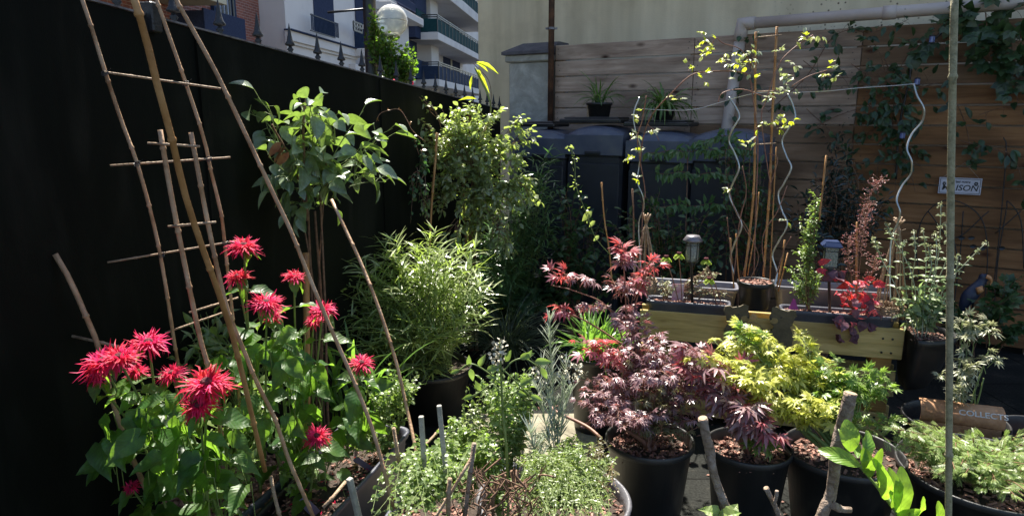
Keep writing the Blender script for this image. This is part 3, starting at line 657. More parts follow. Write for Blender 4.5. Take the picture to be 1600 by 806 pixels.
# second section
kb(597,652,2,14,.0,.7,M['white'],'balcony_slab',at=.5); kb(597,640,14,140,-.9,.0,M['white'],'wall')
kb(612,652,-16,-2,.55,.6,M['navy'],'railing',at=1)
kb(648,668,-30,12,-.9,.01,M['navy'],'shutter'); kb(649,668,14,38,.02,.08,M['teal'],'railing')
kb(646,671,35,38,-.9,.16,M['white'],'lintel'); kb(648,669,38,58,-.9,.03,M['navy'],'blind_box'); kb(649,667,59,128,-.9,-.5,M['navy'],'shutter'); kb(649,669,92,122,-.02,.02,M['bluepanel'],'railing')
kb(671,686,-60,150,-.9,.0,M['white'],'pilaster')
def balcony(px0,px1,pr0,pr1,ps1,panel,sh0,sh1):
    a,zt_=KP(px0,pr0,.9); _,zm=KP(px0,pr1,.9); _,zb_=KP(px0,ps1,.9); b=KP(px1,100,.9)[0]
    mb=MB(); mb.bbox((a,-.9,zb_),(b,.9,zm),.02); o=obj('balcony_slab',mb,M['white'],T)
    mb=MB(); hgt=zt_-zm
    mb.box((a+.05,-.86,zm+.02),(b,-.83,zm+hgt*.78)); mb.box((a+.05,-.83,zm+.02),(a+.08,.88,zm+hgt*.78)); obj('balcony_panel',mb,panel,T)
    mb=MB()
    for z in (zt_,zt_-hgt*.12): mb.box((a+.03,-.88,z-.03),(b,-.82,z+.02)); mb.box((a+.03,-.82,z-.03),(a+.09,.88,z+.02))
    x=a+.05
    while x<b: mb.box((x-.02,-.88,zm),(x+.02,-.84,zt_)); x+=.9
    obj('railing',mb,M['iron'],T)
    u0,z1=KP(sh0,pr0-18,-.9); u1=KP(sh1,100,-.9)[0]
    mb=MB(); mb.box((u0,.86,zm),(u1,.899,zm+2.25)); obj('shutter',mb,M['navy'],T)
    mb=MB(); mb.box((u0-.12,.80,zm+2.27),(u1+.12,.899,zm+2.42)); obj('lintel',mb,M['white'],T)
    mb=MB(); mb.lathe([(.001,-.16),(.09,-.12),(.12,0),(.09,.12),(.001,.16)],((u0+u1)/2,.84,zm+2.75),10); obj('wall_lamp',mb,M['iron'],T,True)
balcony(686,760,97,124,135,M['bluepanel'],692,716); balcony(684,762,23,50,62,M['teal'],690,716); balcony(688,765,-60,-30,-12,M['teal'],692,716)
for p0,p1 in ((722,726),(734,737)):
    kb(p0,p1,-60,150,-.9,-.82,M['navy'] if p0>730 else M['cream'],'window_reveal')
# ---------------------------------------------------------------- street lamp, ivy
LY=7.6; q=P(583,150,LY); g0=V((q.x,q.y,0))
T=empty('street_lamp',g0,'glass globe lamp on a thick dark ivy wrapped post above the black fence','lamp')
mb=MB(); mb.lathe([(.10,0),(.09,.3),(.075,.35),(.07,P(583,-10,LY).z+.3)],(g0.x,g0.y,0),16); obj('post',mb,M['iron'],T,True)
gc=P(612,33,LY-.1); gr=23*LY/F
m,nt,out=newmat('clear_ribbed_globe'); b_=N(nt,'ShaderNodeBsdfPrincipled',Roughness=.08); b_.inputs['Base Color'].default_value=(.86,.87,.82,1); b_.inputs['Transmission Weight'].default_value=.45; b_.inputs['Roughness'].default_value=.22; b_.inputs['IOR'].default_value=1.2; nt.links.new(b_.outputs[0],out.inputs[0]); M['globe']=m
mb=MB(); mb.lathe([(gr*math.sin(PI*i/24),-gr*math.cos(PI*i/24)) for i in range(4,24)]+[(.002,gr)],gc,32); obj('globe',mb,M['globe'],T,True)
mb=MB(); mb.lathe([(gr*.985,-.006),(gr*1.03,-.004),(gr*1.03,.004),(gr*.985,.006)],gc,32); obj('globe_band',mb,M['steel'],T,True)
mb=MB(); mb.lathe([(gr*.25,-gr*.95),(gr*.5,-gr*.93),(gr*.52,-gr*.85),(gr*.35,-gr*.6),(gr*.2,-gr*.3),(.02,-gr*.1)],gc,20); obj('lamp_holder',mb,pbr('pale_reflector',(.6,.6,.55),(.75,.75,.7),4,.3,.3),T,True)
mb=MB(); mb.tube([V((g0.x,g0.y,gc.z-gr*1.0)),gc+V((0,0,-gr*1.02))],.018,8); obj('arm',mb,M['iron'],T,True)
mb=MB(); a=P(512,20,LY); mb.tube([a,V((g0.x,g0.y,P(583,14,LY).z))],.012,6); obj('tie_rod',mb,M['iron'],T,True)
T=empty('ivy_plant',g0+V((.1,-.1,0)),'bushy bright green ivy hanging from the lamp post behind the fence spikes','ivy')
foliage(T,[(600,70,LY-.25,18,26,.15),(622,92,LY-.25,28,36,.2),(605,120,LY-.25,28,22,.2),(642,108,LY-.25,14,22,.14),(583,35,LY-.15,10,28,.12),(582,60,LY-.2,12,20,.12)],P(600,150,LY-.1),300,9,'round',7,.9,M['ivy'],M['twig'],arch=.0,trunk=False,upl=.4,leafdir=.6)
T=empty('red_geranium',P(625,148,6.3),'small red geraniums just behind the fence top under the ivy','flower')
mb=MB()
for (px,py) in ((620,129),(643,134)):
    for i in range(9): leaf(mb,P(px,py,6.3)+rv(.02),rv(1)+V((0,0,.5)),rv(1),.022,.018,'round')
obj('blossom',mb,M['petal'],T)
mb=MB()
for px in (620,643): mb.tube([P(px,131,6.3),P(px+1,150,6.3)],.003,4)
obj('stem',mb,M['stemg'],T)
# ================================================================ MAISON sign, metal trellis, bird, wall lanterns
def textmesh(body,size,extr=.0015,shear=0,sx=1.0,bold=0):
    c=bpy.data.curves.new('t','FONT'); c.body=body; c.size=size; c.extrude=extr; c.shear=shear; c.align_x='CENTER'; c.align_y='CENTER'; c.offset=bold; c.resolution_u=4
    o=bpy.data.objects.new('t',c); C.objects.link(o); dg=bpy.context.evaluated_depsgraph_get(); dg.update()
    me=bpy.data.meshes.new_from_object(o.evaluated_get(dg)); bpy.data.objects.remove(o); bpy.data.curves.remove(c)
    mb=MB(); mb.add([V((v.co.x*sx,v.co.y,v.co.z)) for v in me.vertices],[tuple(p.vertices) for p in me.polygons]); bpy.data.meshes.remove(me); return mb
M['enamel']=pbr('white_enamel_sign',(.50,.49,.56),(.60,.59,.66),12,.5)
M['ink']=pbr('black_sign_ink',(.01,.01,.01),(.02,.02,.02),10,.5)
a=PB(1465,302,.05); b=PB(1532,302,.05); c=PB(1534,276,.05); W=(b-a).length; H=c.z-b.z
T=empty('wall_sign',(a.x,a.y,a.z),'small white enamel sign reading MAISON hung by a cord on the timber fence','sign',rotz=bz); T['_local']=1
def seg(vs): return vs
mb=MB(); mb.bbox((0,-.004,0),(W,.0,H),.0015); obj('plate',mb,M['enamel'],T)
mb=MB(); bd_=.007
for x0,z0,x1,z1 in ((bd_,bd_,W-bd_,bd_+.003),(bd_,H-bd_-.003,W-bd_,H-bd_),(bd_,bd_+.0032,bd_+.003,H-bd_-.0032),(W-bd_-.003,bd_+.0032,W-bd_,H-bd_-.0032)): mb.box((x0,-.0055,z0),(x1,-.0042,z1))
obj('border',mb,M['ink'],T)
for tx,sz,x,z,sh_,nm in (('MAISON',H*.50,W*.50,H*.38,.18,'lettering'),("Ici c'est notre",H*.20,W*.48,H*.76,.3,'small_lettering')):
    t=textmesh(tx,sz,.0008,sh_,1.0,.0006); mb=MB(); mb.add([V((x+p.x,-.0052+p.z*.5,z+p.y)) for p in t.v],t.f); obj(nm,mb,M['ink'],T)
for cx,cz,s in ((W*.13,H*.62,.9),(W*.87,H*.66,1)):
    mb=MB()
    for i in range(6):
        an=i*1.05; mb.disc(V((cx+.008*s*math.cos(an),-.0046-i*.0001,cz+.010*s*math.sin(an))),.006*s,8,V((0,-1,0)))
    obj('flower_print',mb,M['ink'],T)
mb=MB(); top=V((W*.55,-.004,H+.11)); mb.tube([V((W*.08,-.004,H)),top],.0012,4); mb.tube([V((W*.92,-.004,H)),top],.0012,4); obj('cord',mb,M['stake'],T)
# metal arch trellis
T=empty('wire_trellis',PB(1490,600,.06),'dark wire trellis of overlapping arches leaning on the timber fence under the sign','trellis')
def wire(pts,r=.004): 
    mb=MB(); mb.tube(crv([PB(x,y,.05) for x,y in pts],6),r,5); return mb
for pts in ([(1445,470),(1432,400),(1440,345),(1470,315),(1505,318),(1535,345),(1543,400),(1538,480)],[(1553,480),(1560,400),(1572,330),(1575,315),(1595,345),(1600,420)],[(1505,330),(1500,400),(1490,480)],[(1548,480),(1560,380),(1572,240),(1568,215)],[(1450,330),(1490,372),(1545,330)],[(1490,372),(1495,410),(1475,440)],[(1555,365),(1595,330)],[(1500,430),(1520,395),(1545,385)]):
    obj('arch_wire',wire(pts),M['iron'],T,True)
for (x,y) in ((1515,385),(1530,388),(1497,372),(1560,388),(1512,372)):
    mb=MB(); leaf(mb,PB(x,y,.06),V((1,-.3,.1)),bn,.05,.03,'ovate'); obj('metal_leaf',mb,M['iron'],T)
# bird ornament on a stake
M['birdblue']=pbr('dark_blue_bird_paint',(.012,.02,.045),(.025,.035,.07),30,.45); M['beak']=pbr('orange_beak_paint',(.55,.25,.10),(.6,.3,.12),10,.5)
bp=P(1522,455,4.1); k=4.1/F
T=empty('bird_ornament',(bp.x,bp.y,0),'dark blue bird ornament with an orange bill on a stake in front of the fence','ornament')
mb=MB(); pts=[P(1500,492,4.1),P(1505,478,4.1),P(1513,465,4.1),P(1524,452,4.1),P(1533,440,4.1),P(1538,432,4.1),P(1541,428,4.1)]
mb.tube(crv(pts,5),[r_*k for r_ in [1,2,3,4.5,5.5,6.5,7.5,8.5,9.5,10.3,11,11.3,11.3,11,10.5,10,9.3,8.5,7.6,7,6.6,6.5,6.6,7,7.2,7,6.5,5.5,4,2,1]][:len(crv(pts,5))],12); obj('body',mb,M['birdblue'],T,True)
mb=MB(); mb.tube(crv([P(1541,432,4.08),P(1546,434,4.07),P(1549,440,4.07),P(1547,446,4.07)],4),[3.6*k,3.6*k,3.5*k,3.3*k,3.1*k,2.9*k,2.6*k,2.2*k,1.8*k,1.4*k,1*k,.7*k,.4*k],8); obj('bill',mb,M['beak'],T,True)
mb=MB(); mb.tube([P(1528,459,4.06),P(1531,452,4.04),P(1534,448,4.06)],[2*k,6*k,2*k],8); obj('breast_patch',mb,M['beak'],T,True)
mb=MB(); mb.tube([V((bp.x,bp.y,0)),P(1522,465,4.1)],.006,6); obj('stake',mb,M['iron'],T)
M['lantblue']=pbr('bluish_lantern_glass',(.08,.10,.25),(.2,.25,.5),40,.2)
for px,py,lab in ((1410,212,'tiny dark hanging lantern low among the creeper on the timber fence'),(1456,62,'tiny wire hanging lantern high beside the tall grey cane'),(1433,128,'tiny dark lantern hanging at the top of the right spiral stake')):
    q=PB(px,py,.25); T=empty('hanging_lantern',q,lab,'lantern','small lanterns hung on the timber fence')
    mb=MB(); mb.lathe([(.001,.03),(.02,.026),(.021,.022),(.016,.02),(.016,-.02),(.021,-.022),(.02,-.027),(.001,-.03)],q,8); obj('cap_and_base',mb,M['iron'],T)
    mb=MB(); mb.lathe([(.0175,-.019),(.0175,.019)],q,8); obj('glass',mb,M['lantblue'],T)
    for i in range(4):
        a=i*PI/2; mb=MB(); mb.tube([q+V((.02*math.cos(a),.02*math.sin(a),-.022)),q+V((.02*math.cos(a),.02*math.sin(a),.022))],.0015,4); obj('cage_wire',mb,M['iron'],T)
    mb=MB(); mb.tube([q+V((0,0,.03)),q+V((0,0,.09))],.001,4); obj('hook',mb,M['iron'],T)
# ================================================================ pallet planter
M['pal']=boardmat('pale_pressure_treated_pine',((.34,.26,.09),(.56,.43,.17),(.68,.54,.26)),(.16,.08,.03),.12,1.3,.7)
M['palwarm']=boardmat('orange_pallet_block',((.30,.17,.05),(.46,.27,.09),(.52,.33,.13)),(.15,.07,.03),.12,1.3,.7)
zr=.64
pr=Pz(1415,515,zr); plft=Pz(1000,484,zr); pd=V((pr.x-plft.x,pr.y-plft.y,0)); PW=pd.length; pd.normalize(); pz=math.atan2(pd.y,pd.x); pn=V((pd.y,-pd.x,0))
T=empty('pallet_planter',(plft.x,plft.y,0),'upright wooden pallet planter with three horizontal boards standing behind the maple pots','planter',rotz=pz)
for i,(z0,z1) in enumerate(((zr-.165,zr),(zr-.37,zr-.235),(zr-.60,zr-.47))):
    e=(0,.0,-.01)[i]
    mb=MB(); mb.bbox((0,U(-.004,.004),z0),(PW-.0-.02*i,.022,z1),.003); obj('board',mb,M['pal'],T)
    mb=MB()
    for x in (.045,PW-.055,PW-.10,PW*.5-.02,PW*.5+.03): 
        for dz in (.035,.11): mb.disc(V((x,-.0045,z0+dz)),.006,10,V((0,-1,0)))
    obj('screw',mb,M['iron'],T)
    mb=MB(); mb.bbox((0,.125,z0),(PW,.147,z1),.003); obj('rear_board',mb,M['pal'],T)
for x in (.04,PW*.5-.05,PW-.14):
    for z0,z1 in ((.0,zr-.602),(zr-.468,zr-.372),(zr-.233,zr-.167)):
        mb=MB(); mb.bbox((x,.024,z0),(x+.10,.12,z1),.003); obj('block',mb,M['palwarm'],T)
for z in (zr-.115,):
    mb=MB(); mb.bbox((.01,.024,z-.02),(PW-.01,.122,z-.003),.003); obj('shelf',mb,M['pal'],T)
def PL(px,py,off=0): 
    """point on vertical plane of the pallet front (off metres behind it)"""
    return Pp(px,py,V((plft.x,plft.y,0))-pn*off,-pn)
def pxy(u,v,z): return V((plft.x,plft.y,0))+pd*u-pn*v+V((0,0,z))
def upx(px,v): 
    p=Pp(px,480,V((plft.x,plft.y,0))-pn*v,-pn); d=p-V((plft.x,plft.y,0)); return V((d.x,d.y,0)).dot(pd)
def trough(c,d,Ln,W,z0,z1,lab,mat,name='planter_trough',rad=.03,soil=.03,nch=350,taper=.9,bark=None,cs=.015,grp=None):
    """rounded rectangular trough centred c, long axis d; parts shell, soil, bark_mulch"""
    T=empty(name,(c.x,c.y,z0),lab,'planter',grp); s=V((-d.y,d.x,0))
    def ring(l,w_,z,rd,n=5):
        o=[]
        for q,(sx_,sy_) in enumerate(((1,1),(-1,1),(-1,-1),(1,-1))):
            for i in range(n+1):
                a=(q+i/n)*PI/2; o.append(V((c.x,c.y,0))+d*(sx_*(l-rd)+rd*math.cos(a))+s*(sy_*(w_-rd)+rd*math.sin(a))+V((0,0,z)))
        return o
    l,w_=Ln/2,W/2; h=z1-z0; lv=[(.001,.0,z0,.001),(l*taper*.97,w_*taper*.97,z0,rad),(l*taper,w_*taper,z0+.01,rad),(l*.985,w_*.97,z1-.03,rad),(l+.004,w_+.004,z1-.024,rad),(l+.008,w_+.008,z1-.004,rad),(l+.005,w_+.005,z1,rad),(l-.004,w_-.004,z1,rad),(l-.008,w_-.008,z1-.006,rad),(l*.98-.01,w_*.97-.01,z1-.05,rad),(l*taper-.006,w_*taper-.006,z0+.02,rad)]
    vs=[];n=24
    for a_ in lv[1:]: vs+=ring(*a_)
    mb=MB(); m=len(lv)-1
    mb.add(vs,[tuple(range(n-1,-1,-1))]+[(q*n+k,q*n+(k+1)%n,(q+1)*n+(k+1)%n,(q+1)*n+k) for q in range(m-1) for k in range(n)]); obj('shell',mb,mat,T,True)
    zs=z1-soil; mb=MB(); li,wi=l*.985-.012,w_*.97-.010; nx,ny=22,10
    vs=[V((c.x,c.y,zs+U(-.006,.008)))+d*li*(-1+2*i/nx)+s*wi*(-1+2*j/ny) for j in range(ny+1) for i in range(nx+1)]
    mb.add(vs,[(j*(nx+1)+i,j*(nx+1)+i+1,(j+1)*(nx+1)+i+1,(j+1)*(nx+1)+i) for j in range(ny) for i in range(nx)]); obj('soil',mb,M['soil'],T,True)
    def ins():
        q=V((c.x,c.y,0))+d*li*U(-.97,.97)+s*wi*U(-.95,.95); return q.x,q.y
    if nch: mulch(T,ins,nch,zs,bark or M['bark'],cs)
    return T
zt=zr+.058
a=pxy(upx(1012,.03),.068,0); b=pxy(upx(1140,.03),.068,0)
T_left=trough((a+b)/2,pd,(b-a).length,.115,zr-.105,zt,'narrow grey bark filled trough on the left half of the pallet, with green flowers',M['trough'],nch=420,grp='troughs set in the pallet planter')
a=pxy(upx(1222,.03),.068,0); b=pxy(upx(1402,.03),.068,0)
T_right=trough((a+b)/2,pd,(b-a).length,.115,zr-.105,zt,'narrow grey bark filled trough on the right half of the pallet, with red heuchera',M['trough'],nch=480,grp='troughs set in the pallet planter')
# back row troughs hanging behind the pallet, only rims catch the sun
M['rimgrey']=pbr('pale_grey_trough',(.14,.14,.17),(.22,.22,.25),10,.35)
a=pxy(upx(1005,.25),.27,0); b=pxy(upx(1150,.25),.27,0)
trough((a+b)/2,pd,(b-a).length,.17,zr-.08,zr+.11,'grey trough behind the left pallet trough, next to the small flower pot',M['rimgrey'],nch=60,soil=.06,grp='grey troughs behind the pallet')
a=pxy(upx(1208,.25),.27,0); b=pxy(upx(1382,.25),.27,0)
trough((a+b)/2,pd,(b-a).length,.17,zr-.05,zr+.145,'grey trough with bright sunlit rims behind the solar lantern on the right of the pallet',M['rimgrey'],nch=60,soil=.06,grp='grey troughs behind the pallet')
# half-round hanging planter at the right end
c0=Pz(1428,555,zr-.02); 
T=empty('hanging_planter',(c0.x+.05,c0.y+.1,.2),'dark grey half-round planter fixed to the right end of the pallet, full of tall sage','planter')
def halfp(c,r,h,z1,n=20,back=pd,front=None):
    mb=MB(); s=pn; d=pd
    prof=[(.35,-h),(.55,-h*.93),(.78,-h*.6),(.93,-h*.25),(1,-.03),(1.03,-.025),(1.03,0),(.97,0),(.96,-.03),(.88,-.25*h),(.5,-h*.85)]
    vs=[];m=len(prof)
    for r_,z in prof:
        for i in range(n+1):
            a=-PI*.5+PI*1.0*i/n; vs.append(c+d*(r*r_*math.cos(a)*1.05)+s*(r*.9*r_*math.sin(a))+V((0,0,z1+z)))
    k=n+1; fs=[(q*k+i,q*k+i+1,(q+1)*k+i+1,(q+1)*k+i) for q in range(m-1) for i in range(n)]+[(q*k+n,q*k,(q+1)*k,(q+1)*k+n) for q in range(m-1)]+[tuple(range(k-1,-1,-1))]
    mb.add(vs,fs); return mb
hc=pxy(PW+.012,.0,0)
mb=halfp(hc,.20,.30,zr-.0); obj('shell',mb,M['pot'],T,True)
mb=MB(); vs=[hc+V((0,0,zr-.03))]+[hc+pd*(.185*math.cos(-PI/2+PI*i/16))+pn*(.165*math.sin(-PI/2+PI*i/16))+V((0,0,zr-.03)) for i in range(17)]
mb.add(vs,[(0,i+1,i+2) for i in range(16)]+[(0,17,1)]); obj('soil',mb,M['soil'],T)
def ins():
    a=U(-PI/2,PI/2); q=.93*math.sqrt(U(0.03,1)); p=hc+pd*(.18*q*math.cos(a))+pn*(.16*q*math.sin(a)); return p.x,p.y
mulch(T,ins,220,zr-.028,M['bark'],.014)
# bear ornaments: flat painted wood, holding a small basket
M['bearwood']=pbr('dark_painted_wood',(.08,.065,.035),(.15,.12,.065),25,.6,0,.3,80); M['bearlight']=pbr('tan_painted_wood',(.22,.16,.06),(.34,.25,.10),25,.6); M['flower_o']=pbr('orange_wooden_flower',(.5,.28,.10),(.6,.4,.2),20,.6)
def bear(pxc,flip,lab):
    o=pxy(upx(pxc,0),-.035,zr); T=empty('bear_ornament',o-V((0,0,.10)),lab,'ornament','wooden teddy bear pair on the pallet front'); k=3.4/F
    def pt(x,y): return o+pd*(x*flip*k)+V((0,0,-y*k))
    mb=MB(); head=[(-19,-8),(-22,-14),(-20,-21),(-13,-23),(-8,-20),(4,-23),(10,-27),(17,-24),(17,-17),(20,-8),(18,2),(10,9),(-8,10),(-16,4)]
    mb.prism([pt(x,y) for x,y in head],pn,.012); obj('head',mb,M['bearwood'],T)
    mb=MB(); body=[(-14,8),(-20,22),(-18,40),(-8,50),(6,50),(16,40),(20,26),(12,9)]
    mb.prism([pt(x,y)-pn*.004 for x,y in body],pn,.012); obj('body',mb,M['bearwood'],T)
    mb=MB(); mb.prism([pt(13+7*math.cos(i*.5236),-3+5*math.sin(i*.5236))+pn*.0125 for i in range(12)],pn,.006); obj('muzzle',mb,M['bearlight'],T)
    mb=MB(); mb.prism([pt(18+2*math.cos(i*.785),-6+1.6*math.sin(i*.785))+pn*.0187 for i in range(8)],pn,.003); obj('nose',mb,M['iron'],T)
    for x in (2,): 
        mb=MB(); mb.prism([pt(x+1.3*math.cos(i*.785),-9+1.3*math.sin(i*.785))+pn*.0125 for i in range(8)],pn,.002); obj('eye',mb,M['iron'],T)
    for y,x in ((48,12),):
        mb=MB(); mb.prism([pt(x+8*math.cos(i*.5236),y+9*math.sin(i*.5236))+pn*.0085 for i in range(12)],pn,.01); obj('foot',mb,M['bearwood'],T)
bear(1152,1,'flat wooden bear ornament left of the small pot, tan muzzle turned right')
bear(1222,-1,'flat wooden bear ornament right of the small pot, muzzle turned left')
o=pxy(upx(1179,0),-.03,zr); k=3.4/F
def pt(x,y): return o+pd*(x*k)+V((0,0,-y*k))
T=empty('ornament_basket',o-V((0,0,.15)),'small wooden basket with arched handle between the two bear ornaments','basket')
mb=MB(); mb.prism([pt(x,y) for x,y in ((-15,20),(15,20),(12,42),(-12,42))],pn,.014); obj('body',mb,M['bearlight'],T)
mb=MB(); mb.tube(crv([pt(-14,20),pt(-10,9),pt(0,4),pt(10,9),pt(14,20)],5),.0035,6); obj('handle',mb,M['bearlight'],T)
mb=MB()
for i in range(6): a=i*1.047; mb.prism([pt(-1+3.4*math.cos(a)+2.4*math.cos(b*.785),-6+3.4*math.sin(a)+2.4*math.sin(b*.785))+pn*(.002+.0003*i) for b in range(8)],pn,.003)
obj('flower',mb,M['flower_o'],T)
# ================================================================ solar lanterns
M['lglass']=None
m,nt,out=newmat('seeded_lantern_glass'); b_=N(nt,'ShaderNodeBsdfPrincipled',Roughness=.2); b_.inputs['Transmission Weight'].default_value=.35; L=nt.links.new
vo=N(nt,'ShaderNodeTexVoronoi',Scale=220.0); mp=coords(nt); L(mp.outputs[0],vo.inputs['Vector']); rp=ramp(nt,[(.1,(.75,.75,.68)),(.5,(.28,.30,.24))]); L(vo.outputs['Distance'],rp.inputs[0]); L(rp.outputs[0],b_.inputs['Base Color']); bp_=N(nt,'ShaderNodeBump',Strength=.6,Distance=.003); L(vo.outputs['Distance'],bp_.inputs['Height']); L(bp_.outputs[0],b_.inputs['Normal']); L(b_.outputs[0],out.inputs[0]); M['lglass']=m
M['pewter']=pbr('dull_pewter',(.16,.15,.17),(.26,.25,.27),20,.35,.4); M['solar']=pbr('blue_solar_cap',(.03,.045,.11),(.06,.08,.16),20,.15)
def lantern(px,ytop,ybot,yground,hw,lab,square,Y=None,rot=0):
    base=pxy(upx(px,.06),.06,zt-.02); Y=base.y; k=Y/F; top=P(px,ytop,Y); bot=P(px,ybot,Y); T=empty('solar_lantern',base,lab,'lantern','solar stake lanterns in the pallet troughs')
    c=V((base.x,base.y,0)); c=V((top.x,Y,0)); hw*=k; n=4 if square else 24; z1,z0=top.z,bot.z; H=z1-z0
    def lt(prof,nn=n,r0=rot):
        mb=MB(); vs=[]
        for r_,z in prof:
            for q in range(nn): a=2*PI*q/nn+r0; vs.append(V((c.x+r_*math.cos(a),c.y+r_*math.sin(a),z)))
        mb.add(vs,[(i*nn+q,i*nn+(q+1)%nn,(i+1)*nn+(q+1)%nn,(i+1)*nn+q) for i in range(len(prof)-1) for q in range(nn)]+[tuple((len(prof)-1)*nn+q for q in range(nn)),tuple(range(nn-1,-1,-1))]); return mb
    s=1.25 if square else 1
    obj('cap',lt([(hw*.6*s,z1-H*.2),(hw*s,z1-H*.19),(hw*1.02*s,z1-H*.15),(hw*.72*s,z1-.004),(hw*.68*s,z1)]),M['solar'] if square else M['pewter'],T,not square)
    obj('glass',lt([(hw*.60*s,z0+H*.12),(hw*.66*s,z0+H*.2),(hw*.66*s,z1-H*.2)]),M['lglass'],T,not square)
    for i in range(4 if square else 6):
        a=2*PI*i/(4 if square else 6)+rot; rr=hw*.70*s; mb=MB(); mb.tube([V((c.x+rr*math.cos(a),c.y+rr*math.sin(a),z1-H*.17)),V((c.x+rr*math.cos(a),c.y+rr*math.sin(a),z0+H*.15)),V((c.x+rr*.5*math.cos(a),c.y+rr*.5*math.sin(a),z0))],.0022,5); obj('cage_rib',mb,M['iron'],T)
    mb=MB()
    for z in (z0+H*.16,z1-H*.32):
        vs=[V((c.x+hw*.71*s*math.cos(2*PI*i/n+rot),c.y+hw*.71*s*math.sin(2*PI*i/n+rot),z)) for i in range(n+1)]; mb.tube(vs,.0018,4,False)
    obj('cage_ring',mb,M['iron'],T)
    mb=MB(); mb.tube([V((base.x,base.y,zt-.09)),V((c.x,c.y,z0-.01)),V((c.x,c.y,z0+H*.12))],[.0075,.0075,hw*.5],10); obj('stake',mb,M['iron'],T,True)
lantern(1083,368,414,470,15,'round solar lantern with a pewter cap in the left pallet trough',False)
lantern(1300,376,424,490,16,'square solar lantern with a blue cap in the right pallet trough',True,rot=R(30))
# ================================================================ willow obelisks
def obelisk(px,ytop,ytie,ybase,rb,lab):
    b=pxy(upx(px,.06),.06,zt-.03) if px>1100 else pxy(upx(px,.0),.06,zr-.02)
    k=b.y/F; T=empty('willow_obelisk',b,lab,'plant support','small willow obelisks on the pallet'); zt_=P(px,ytie,b.y).z; z2=P(px,ytop,b.y).z; R0=rb*k; zb=P(px,ybase,b.y).z
    n=10
    for i in range(n):
        a=2*PI*i/n+U(-.1,.1); r1=.008; a2=a+2.2
        p=[V((b.x+R0*.93*math.cos(a),b.y+R0*.93*math.sin(a),zb-.03)),V((b.x+R0*.70*math.cos(a),b.y+R0*.70*math.sin(a),zb+(zt_-zb)*.45)),V((b.x+r1*math.cos(a),b.y+r1*math.sin(a),zt_)),V((b.x+R0*U(.25,.5)*math.cos(a2),b.y+R0*.4*math.sin(a2),z2-U(0,.02)))]
        mb=MB(); mb.tube(crv(p,5),U(.0032,.0045),6); obj('rod',mb,M['wicker'],T,True)
    mb=MB()
    for j in range(7):
        z=zb+.007*j; ph=j%2*PI
        vs=[V((b.x+(R0*.98+.004*math.sin(n*.5*a+ph))*math.cos(a),b.y+(R0*.98+.004*math.sin(n*.5*a+ph))*math.sin(a),z+U(-.002,.002))) for a in [2*PI*i/60 for i in range(61)]]
        mb.tube(vs,.0034,5,False)
    obj('woven_band',mb,M['wicker'],T,True)
    mb=MB(); 
    for j in range(4): mb.tube([V((b.x+.013*math.cos(a),b.y+.013*math.sin(a),zt_+(j-2)*.004)) for a in [2*PI*i/14 for i in range(15)]],.002,4,False)
    mb.tube([V((b.x-.01,b.y-.01,zt_)),V((b.x-.03,b.y-.02,zt_-.012))],.0015,4); mb.tube([V((b.x+.01,b.y-.01,zt_)),V((b.x+.03,b.y-.02,zt_+.01))],.0015,4)
    obj('tie',mb,M['wicker'],T)
obelisk(1003,333,357,448,20,'small willow obelisk at the left end of the pallet, with a spiral stake through it')
obelisk(1389,339,360,488,23,'small willow obelisk at the right end of the pallet, beside the tall sage')
# ================================================================ spiral stakes
def spiral(pts,Y0,Y1,lab,r=.0048,amp=.018):
    q=[]; n=len(pts)
    for i,(x,y) in enumerate(pts):
        t=i/(n-1); q.append(P(x,y,Y0+(Y1-Y0)*t)+V((0,amp*math.cos(i*PI/2),0)))
    mb=MB(); mb.tube(crv(q,8),r,8); return single('spiral_stake',mb,M['steel'],lab,'plant support','metal spiral stakes',True)
spiral([(1000,152),(990,178),(992,205),(1001,232),(999,262),(996,285),(1003,305),(1006,325),(999,350),(1000,400),(1001,440)],3.75,3.72,'thin metal spiral stake rising through the left willow obelisk, vine shoot twined round it',.0036)
spiral([(1141,152),(1151,170),(1153,185),(1143,205),(1141,222),(1148,240),(1153,262),(1146,285),(1141,305),(1149,328),(1157,352),(1148,380),(1143,405),(1147,428)],3.5,3.45,'metal spiral stake left of the two tall canes in the small pot')
spiral([(1233,147),(1239,165),(1240,185),(1230,205),(1224,222),(1229,245),(1234,262),(1226,285),(1218,305),(1222,330),(1228,350),(1218,375),(1209,400),(1214,425),(1208,445)],3.5,3.42,'metal spiral stake right of the two tall canes in the small pot')
spiral([(1431,131),(1433,150),(1440,170),(1441,190),(1428,210),(1417,232),(1421,252),(1423,272),(1412,292),(1401,312),(1403,330),(1404,345),(1396,375),(1390,420),(1388,470)],3.42,3.35,'metal spiral stake rising out of the right willow obelisk')
mb=MB(); mb.tube(crv([P(1003,170,3.74),P(1030,172,3.72),P(1080,172,3.6),P(1120,162,3.55),P(1150,153,3.5),P(1190,145,3.48),P(1233,145,3.47),P(1290,143,3.45),P(1340,138,3.43),P(1400,134,3.4),P(1431,131,3.39)],5),.0018,5)
single('training_wire',mb,M['steel'],'thin pale wire strung between the tops of the spiral stakes','wire')
